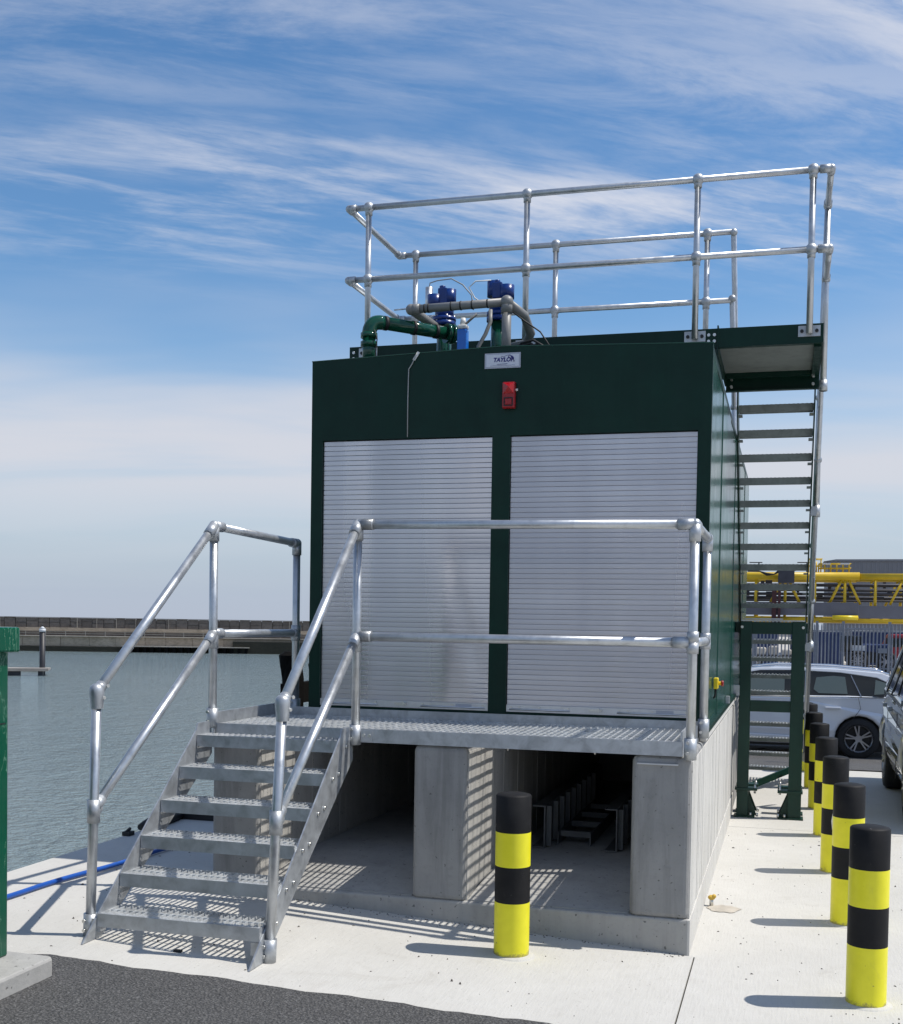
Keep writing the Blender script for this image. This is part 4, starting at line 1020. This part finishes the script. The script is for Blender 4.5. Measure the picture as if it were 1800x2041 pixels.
    MB().bar((X(2.40), ys-.008, Z(.34)), (X(.45), ys-.008, Z(.30)), .02, .05).build('sill_trim', 'car_white', t, bevel=.01)
    MB().box((X(2.15), yn-.13, Z(.98)), (X(1.98), yn+.02, Z(1.10))).build('door_mirror', 'car_white', t, bevel=.03)
    MB().box((X(-.98), yn+.05, Z(.78)), (X(-.80), yn+.12, Z(.99))).build('tail_lamp', 'lamp_red', t, bevel=.02)
    MB().box((X(3.55), yn+.08, Z(.62)), (X(3.25), yn+.16, Z(.76))).build('headlamp', 'chrome', t, bevel=.02)
    for a in (0, 2.85):
        for s, y in ((-1, yn+.13), (1, yn+W-.13)): wheel(t, (X(a), y, Z(.32)), (0, s, 0), .322, .21)
        MB().box((X(a)-.40, yn+.26, Z(.10)), (X(a)+.40, yn+W-.26, Z(.70))).build('wheel_well', 'car_trim', t)
    MB().box((X(2.4), yn+.15, Z(.16)), (X(.45), yn+W-.15, Z(.24))).build('underbody', 'car_trim', t)
estate_car()
def people_carrier():
    # tail away from the camera (+y), nose towards it; left flank faces the plant house
    xn = 1.43; W = 1.74; ya = 7.15; WB_ = 2.30; g = 0
    t = thing('people_carrier', 'blue-grey people carrier cut off by the right edge of the picture', 'car', (xn+W/2, 6.1, g))
    Yp = lambda a: ya+a
    A8 = [math.pi*i/10 for i in range(11)]
    top = [(-2.86, .30), (-2.92, .55), (-2.84, .80), (-2.45, .90), (-1.75, .99), (-.9, 1.02), (0, 1.03), (.78, 1.05), (.86, .85), (.88, .50), (.82, .30)]
    bot = [(.50, .25)]+[(.385*math.cos(q), .33+.385*math.sin(q)) for q in A8]+[(-.42, .22), (-1.90, .22)]+[(-WB_+.385*math.cos(q), .33+.385*math.sin(q)) for q in A8]
    def skin(prof, wf, nm, mat, bev, seg=2):
        m = MB(); n = len(prof)
        for sgn in (-1, 1): m.v += [(xn+W/2+sgn*wf(a, z), Yp(a), g+z) for a, z in prof]
        m.f += [tuple(range(n)), tuple(range(2*n-1, n-1, -1))]; m.sm += [False, False]
        for i in range(n): m.f.append((i, i+n, (i+1) % n+n, (i+1) % n)); m.sm.append(True)
        return m.build(nm, mat, t, bevel=bev, seg=seg)
    def bw(a, z): return W/2-.10*max(0, (-a-2.1)/.8)**2-.05*max(0, (a-.2)/.7)**2-.06*max(0, (.50-z)/.25)-.03*max(0, (z-.85)/.2)
    def hw(a, z): return W/2-.035-.36*max(0, z-1.0)-.04*max(0, a/.8)
    skin(top+bot, bw, 'body', 'car_blue', .05, 3)
    skin([(-1.75, .96), (-1.05, 1.48), (-.6, 1.60), (.2, 1.62), (.66, 1.56), (.80, 1.02)], hw, 'greenhouse_glass', 'car_glass', .03)
    skin([(-1.14, 1.47), (-.62, 1.63), (.2, 1.655), (.70, 1.60), (.86, 1.03), (.62, 1.03), (.52, 1.48), (.2, 1.55), (-.6, 1.53)], lambda a, z: hw(a, z)+.014, 'roof', 'car_blue', .014)
    def side(a, z, o=.008): return Vector((xn+W/2-hw(a, z)-o, Yp(a), g+z))
    MB().bar(side(-1.72, .99), side(-1.08, 1.48), .06, .02, (1, 0, 0)).build('windscreen_pillar', 'car_blue', t)
    for a in (-.55, .12): MB().bar(side(a, 1.0), side(a+.03, 1.54), .07, .014, (1, 0, 0)).build('door_pillar', 'car_trim', t)
    MB().bar((xn-.004, Yp(-1.85), .50), (xn-.004, Yp(-.45), .50), .022, .06, (0, 0, 1)).build('rubbing_strip', 'car_blue', t, bevel=.008)
    for a in (-.62, .02): MB().box((xn-.020, Yp(a-.2), .86), (xn+.02, Yp(a), .90)).build('door_handle', 'car_blue', t, bevel=.008)
    for a in (-1.55, -.52): MB().box((xn-.002, Yp(a)-.003, .28), (xn+.004, Yp(a)+.003, .88)).build('door_seam', 'car_trim', t)
    MB().box((xn+.09, Yp(.80), .82), (xn+.20, Yp(.91), 1.10)).build('tail_lamp', 'lamp_red', t, bevel=.02)
    for a in (0, -WB_):
        for sgn, x in ((-1, xn+.115), (1, xn+W-.115)): wheel(t, (x, Yp(a), g+.32), (sgn, 0, 0), .32, .20)
        MB().box((xn+.25, Yp(a)-.42, .12), (xn+W-.25, Yp(a)+.42, .72)).build('wheel_well', 'car_trim', t)
    MB().box((xn+.12, Yp(-1.9), .17), (xn+W-.12, Yp(-.42), .24)).build('underbody', 'car_trim', t)
people_carrier()
# ------------------------------------------------------------------ fence and yard
def palisade():
    y = 50; g = -.40
    t = thing('palisade_fence', 'grey steel palisade fence with a gate behind the estate car', 'fence', (2, y, g))
    first = None; pitch = .158; x = -3.6; i = 0
    while x < 8.6:
        hgt = 2.28
        if first is None:
            w = .033
            m = MB().add([(x-w, y, g+.05), (x-w*.4, y-.02, g+.05), (x+w*.4, y-.02, g+.05), (x+w, y, g+.05),
                          (x-w, y, g+hgt-.08), (x-w*.4, y-.02, g+hgt-.02), (x+w*.4, y-.02, g+hgt-.02), (x+w, y, g+hgt-.08),
                          (x-w*.8, y+.004, g+.05), (x+w*.8, y+.004, g+.05), (x-w*.8, y+.004, g+hgt-.08), (x+w*.8, y+.004, g+hgt-.08), (x, y-.01, g+hgt+.06)],
                         [(0, 1, 5, 4), (1, 2, 6, 5), (2, 3, 7, 6), (8, 10, 11, 9), (4, 5, 12), (5, 6, 12), (6, 7, 12), (0, 4, 10, 8), (3, 9, 11, 7)])
            first = m.build('pale', 'fence_steel', t); x0 = x
        else: share('pale', first, t, (x-x0, 0, 0))
        x += pitch; i += 1
    for z in (g+.30, g+1.95): MB().box((-3.8, y+.01, z), (8.7, y+.06, z+.06)).build('fence_rail', 'fence_steel', t)
    for x in (-3.7, -1.0, 1.72, 2.85, 4.82, 7.6): MB().box((x-.06, y+.02, g), (x+.06, y+.14, g+2.42)).build('fence_post', 'fence_steel', t)
    gt = MB().box((2.92, y-.06, g+2.06), (4.76, y-.02, g+2.13)).build('gate_bar', 'fence_steel', t); MB().box((2.92, y-.06, g+.12), (4.76, y-.02, g+.18)).build('gate_bar', 'fence_steel', t)
    MB().box((4.35, y-.07, g+1.02), (4.72, y-.02, g+1.24)).build('lock_box', 'fence_steel', gt)
palisade()
def yard():
    g = -.39
    def cont(x0, x1, y, h, lab, mat='container_blue'):
        t = thing('shipping_container', lab, 'container', ((x0+x1)/2, y, g), 'blue containers in the yard')
        MB().box((x0, y, g+.1), (x1, y+2.4, g+h)).build('shell', mat, t)
        m = MB(); x = x0+.1
        while x < x1-.1: m.box((x, y-.03, g+.25), (x+.12, y, g+h-.15)); x += .26
        m.build('ribs', mat, t, kind='stuff')
        MB().box((x0, y-.04, g+h-.12), (x1, y, g+h)).box((x0, y-.04, g+.1), (x1, y, g+.22)).build('frame_rail', mat, t)
        MB().box((x0-.02, y-.05, g+h+.001), (x1+.02, y+2.45, g+h+.03)).build('roof_sheet', 'yard_white', t)
    cont(-4.4, -.1, 60, 1.95, 'long blue container with white roof left of the yard gate'); cont(.6, 3.3, 62, 1.90, 'short blue container with white roof behind the palisade gate'); cont(3.9, 9.0, 63, 1.98, 'blue container with white roof at the right of the yard')
    t = thing('yard_tractor', 'dark yard tractor with large wheels parked behind the palisade gate', 'tractor', (4.0, 55, g))
    for x in (3.75, 5.05):
        w = wheel(t, (x, 54.6, g+.52), (0, -1, 0), .50, .3, 'fence_steel', 6)
    MB().box((3.2, 54.9, g+.45), (5.4, 56.2, g+.95)).build('chassis', 'car_trim', t, bevel=.05)
    MB().box((3.9, 54.9, g+.95), (5.3, 56.2, g+1.35)).build('bonnet', 'container_blue', t, bevel=.06)
    MB().box((2.95, 54.95, g+.95), (3.95, 56.2, g+1.75)).build('cab', 'car_glass', t, bevel=.06)
    MB().box((3.5, 54.85, g+1.02), (4.15, 54.9, g+1.28)).build('side_panel', 'yard_white', t)
    t = thing('red_van', 'red van parked in the yard beyond the right end of the gate', 'van', (5.6, 56, g))
    MB().prism([(5.05, g+.3), (7.4, g+.3), (7.4, g+1.85), (5.35, g+1.85), (5.10, g+1.3)], 'y', 57, 58.7).build('body', 'yard_red', t, bevel=.08)
    MB().box((5.2, 56.98, g+1.2), (6.2, 57.02, g+1.65)).build('window', 'car_glass', t)
    for x in (5.6, 6.9): wheel(t, (x, 57.1, g+.33), (0, -1, 0), .33, .2)
    t = thing('flatbed_trailer', 'low trailer loaded with pale sacks behind the fence', 'trailer', (-.4, 56, g))
    MB().box((-1.8, 55.5, g+.55), (1.6, 57, g+.68)).build('bed', 'car_trim', t)
    for i in range(5): MB().box((-1.7+.62*i, 55.6, g+.682), (-1.2+.62*i, 56.4, g+1.0+.08*(i % 3))).build('sack', 'yard_pale', t, bevel=.08)
    for x in (-1.0, .9): wheel(t, (x, 55.6, g+.30), (0, -1, 0), .30, .2)
yard()
# ------------------------------------------------------------------ yellow link-span truss
def link_span():
    y0, y1 = 66.0, 69.5; Yl = 'crane_yellow'
    t = thing('link_span', 'yellow tubular steel link span bridge with grey girder beyond the yard', 'bridge', (4, 67, -.4))
    XA, XB = -7, 16; XS = 4.35
    zt, zb = 4.72, 2.20
    for y in (y0, y1):
        MB().cyl((XA, y, zt), (XS, y, zt), .235, n=20).build('top_chord', Yl, t)
        MB().cyl((XS, y, zt-.01), (XB, y, zt-.01), .18, n=20).build('top_chord', Yl, t)
        MB().cyl((XA, y, zb), (XB, y, zb), .17, n=16).build('bottom_chord', Yl, t)
        k = 0; x = -1.41-1.66*3
        xs = []
        while x < XB: xs.append(x); x += 1.66
        for i, x in enumerate(xs):
            MB().cyl((x, y, 2.3), (x, y, zt), .085, n=12).build('vertical', Yl, t)
        for i in range(1, len(xs)-2, 2):
            MB().cyl((xs[i+1]-.14, y, zt-.1), (xs[i+1]-.86, y, 3.1), .075, n=12).build('diagonal', Yl, t)
            MB().cyl((xs[i+1]+.14, y, zt-.1), (xs[i+1]+.86, y, 3.1), .075, n=12).build('diagonal', Yl, t)
    MB().box((XA, y0-.30, 2.44), (XS-.02, y0-.20, 3.20)).build('side_girder', 'girder_grey', t)
    MB().box((XS, y0-.28, 2.30), (XB, y0-.20, 3.02)).build('side_girder', 'girder_grey', t)
    MB().cyl((2.9, y0-.5, 2.33), (4.3, y0-.5, 2.33), .13, n=14).build('fender_tube', 'yellow_plastic', t)
    for z, r, y in ((4.25, .10, 67.2), (3.95, .07, 67.6), (3.72, .09, 67.2), (3.50, .12, 68), (3.32, .06, 67), (4.05, .05, 68.6)):
        MB().cyl((XA, y, z), (XB, y, z), r, n=10).build('service_pipe', 'dark_pipe', t)
    rr = random.Random(5)
    for i in range(26):
        x = rr.uniform(-3.2, 8); z = rr.uniform(3.3, 4.2); MB().box((x, 67.3, z), (x+rr.uniform(.15, .5), 67.5, z+rr.uniform(.1, .4))).build('service_box', 'dark_pipe', t)
    MB().box((-.48, y0-.62, 2.0), (-.22, y0-.36, 4.2)).box((-.14, y0-.62, 2.0), (.02, y0-.36, 4.2)).build('door_post', 'red_oxide', t)
    MB().box((-.16, y0-.8, 4.3), (.75, y0-.3, 5.0)).build('winch_box', 'dark_pipe', t)
    for i, zz in enumerate((5.05, 5.12, 4.95)):
        MB().tube([(-1.9, y0-.4, 4.98+.03*i), (-1.2, y0-.45, 4.97), (-.8, y0-.5, 4.74+.06*i), (-.4, y0-.5, 4.8), (-.05, y0-.5, zz), (.5, y0-.5, zz+.05), (.9, y0-.5, zz+.1)], .035, 6).build('cable', 'black_rubber', t)
    # handrailed catwalk
    def cage(x0, x1, z0, h, y):
        c = MB()
        for zz in (z0+h*.5, z0+h): c.cyl((x0, y, zz), (x1, y, zz), .028, n=6)
        x = x0
        while x <= x1+.01: c.cyl((x, y, z0), (x, y, z0+h), .028, n=6); x += .34
        c.build('catwalk_rail', Yl, t)
    for y in (66.3, 67.3):
        cage(1.55, 2.3, 4.95, .80, y); cage(2.1, 3.9, 4.95, .52, y)
    for x in (1.75, 1.95): MB().cyl((x, 66.5, 4.9), (x, 66.5, 5.6), .06, n=8).build('vent_stack', Yl, t)
    for x, w in ((2.3, .45), (3.3, .5)): MB().box((x, 66.2, 5.42), (x+w, 66.9, 5.50)).build('lamp_hood', 'yard_white', t)
    for x in (-1.85, .9): 
        MB().box((x, 67, 5.55), (x+.75, 67.2, 5.60)).cyl((x+.55, 67.1, 4.8), (x+.55, 67.1, 5.55), .04, n=8).build('light_mast', 'dark_pipe', t)
    t2 = thing('grey_shed', 'long grey metal clad shed beyond the yellow bridge', 'shed', (10, 90, -.4))
    MB().box((3.35, 90, -.4), (22, 100, 6.9)).build('wall', 'shed_grey', t2)
    m = MB()
    for i in range(60): x = 3.4+.31*i; m.box((x, 89.95, 2), (x+.1, 90.0, 6.85))
    m.build('cladding_ribs', 'shed_grey', t2, kind='stuff')
    MB().prism([(3.0, 6.9), (22, 6.9), (22, 7.08), (3.9, 7.05)], 'y', 89.9, 100).build('roof', 'shed_grey', t2)
link_span()
# ------------------------------------------------------------------ harbour: breakwater, pile, pontoon
def breakwater():
    A = Vector((-125, 102.0, 0)); B = Vector((-34, 138.0, 0)); d = (B-A).normalized(); n = Vector((d.y, -d.x, 0))  # towards camera
    L = (B-A).length
    t = thing('breakwater', 'long two-tier stone breakwater wall across the harbour', 'breakwater', (-80, 120, -2.4))
    def P(s, o, z): return A+d*s+n*o+Vector((0, 0, z))
    def blk(m, s0, s1, o0, o1, z0, z1):
        m.add([P(s0, o0, z0), P(s1, o0, z0), P(s1, o1, z0), P(s0, o1, z0), P(s0, o0, z1), P(s1, o0, z1), P(s1, o1, z1), P(s0, o1, z1)],
              [(0, 1, 2, 3), (7, 6, 5, 4), (4, 5, 1, 0), (5, 6, 2, 1), (6, 7, 3, 2), (7, 4, 0, 3)]); return m
    rr = random.Random(2)
    blk(MB(), 0, L, -3, 0, -3, 1.45).build('core_wall', 'stone_dark', t)
    s = 20.0
    while s < L:                      # parapet of big weathered blocks
        w = rr.uniform(1.15, 1.4)
        if rr.random() < .55:
            zc = rr.uniform(.85, 1.2)
            blk(MB(), s+.03, s+w-.03, 0, .22+rr.uniform(0, .12), .42, zc-.02).build('parapet_block', 'stone_dark', t)
            blk(MB(), s+.03, s+w-.03, 0, .20+rr.uniform(0, .12), zc+.02, 1.58).build('parapet_block', 'stone_dark', t)
        else: blk(MB(), s+.03, s+w-.03, 0, .22+rr.uniform(0, .12), .42, 1.60).build('parapet_block', 'stone_dark', t)
        s += w
    blk(MB(), 0, L, -.6, .42, 1.60, 1.66).build('coping', 'stone_dark', t)
    s = 24.0
    while s < L:
        blk(MB(), s, s+.06, .40, .46, .40, 1.62).build('rain_pipe', 'stone_pale', t); s += rr.choice([2.3, 3.9, 5.5, 9.0])
    blk(MB(), 0, L, 0, .55, .02, .42).build('band_course', 'stone_mid', t)
    blk(MB(), 0, L, 0, 2.2, -.62, -.54).build('walkway_slab', 'stone_pale', t)
    blk(MB(), 0, L, 0, .3, -.5, .02).build('recess_wall', 'stone_dark', t)
    rl = MB()
    for z in (-.05, -.28): blk(rl, 18, L, 2.05, 2.09, z, z+.05)
    rl.build('walkway_rail', 'stone_pale', t)
    s = 20
    while s < L: blk(MB(), s, s+.07, 2.03, 2.10, -.5, .02).build('rail_post', 'stone_pale', t); s += 2.3
    s = 20.0
    while s < L:
        w = rr.uniform(2.0, 4.4); blk(MB(), s+.025, s+w-.025, 0, 1.95+rr.uniform(-.06, .05), -1.75, -.62).build('facing_block', 'stone_mid', t); s += w
    blk(MB(), 0, L, 0, 1.85, -3, -.64).build('lower_wall', 'stone_mid', t)
    blk(MB(), 0, L, 0, 2.25, -3, -1.80).build('weed_band', 'weed', t)
    rr2 = MB(); s = 52
    while s < 67: blk(rr2, s, s+.35, 2.2, 3.1, -3, -1.72); s += .85
    rr2.build('fender_piles', 'timber_black', t, kind='stuff')
    blk(MB(), 52, 67, 2.2, 3.2, -1.72, -1.62).build('fender_cap', 'stone_pale', t)
    blk(MB(), 65, L, 2.1, 2.8, -3, -.95).build('shadow_block', 'weed', t)  # dark block added for the shadow region along this end of the wall
breakwater()
def harbour_pile():
    t = thing('mooring_pile', 'dark steel mooring pile with white cap rising beside the pontoon', 'pile', (-48.9, 66.5, -2.4))
    x, y = -49.75, 65.9
    MB().cyl((x, y, -5), (x, y, .60), .20, n=18).build('shaft', 'pile_dark', t)
    MB().cyl((x, y, .60), (x, y, .82), .225, n=18).cyl((x, y, .82), (x, y, .98), .225, .05, n=18).build('cap', 'yard_white', t)
    MB().cyl((x, y, .98), (x, y, 1.15), .02, n=6).build('spike', 'dark_pipe', t)
    p = thing('pontoon', 'timber decked pontoon on pale floats at the left of the harbour', 'pontoon', (-52, 65, -2.4))
    A = Vector((-62, 58.0, 0)); B = Vector((-49.3, 65.4, 0)); d = (B-A).normalized(); n = Vector((d.y, -d.x, 0))
    def q(s, o, z): return A+d*s+n*o+Vector((0, 0, z))
    def blk(s0, s1, o0, o1, z0, z1):
        return MB().add([q(s0, o0, z0), q(s1, o0, z0), q(s1, o1, z0), q(s0, o1, z0), q(s0, o0, z1), q(s1, o0, z1), q(s1, o1, z1), q(s0, o1, z1)],
              [(0, 1, 2, 3), (7, 6, 5, 4), (4, 5, 1, 0), (5, 6, 2, 1), (6, 7, 3, 2), (7, 4, 0, 3)])
    L = (B-A).length
    blk(0, L+.4, -1.0, 1.0, -2.02, -1.90).build('deck', 'pontoon_deck', p)
    blk(0, L+.4, 1.0, 1.08, -2.08, -1.88).build('deck_edge', 'pontoon_deck', p)
    blk(.1, L, -.9, .80, -2.6, -2.03).build('float_gap_shade', 'dark_pipe', p)  # dark block added to give the shaded gaps between the floats
    s = .4
    while s < L: blk(s, s+1.1, -.8, .98, -2.6, -2.09).build('float', 'float_pale', p); s += 2.15
harbour_pile()
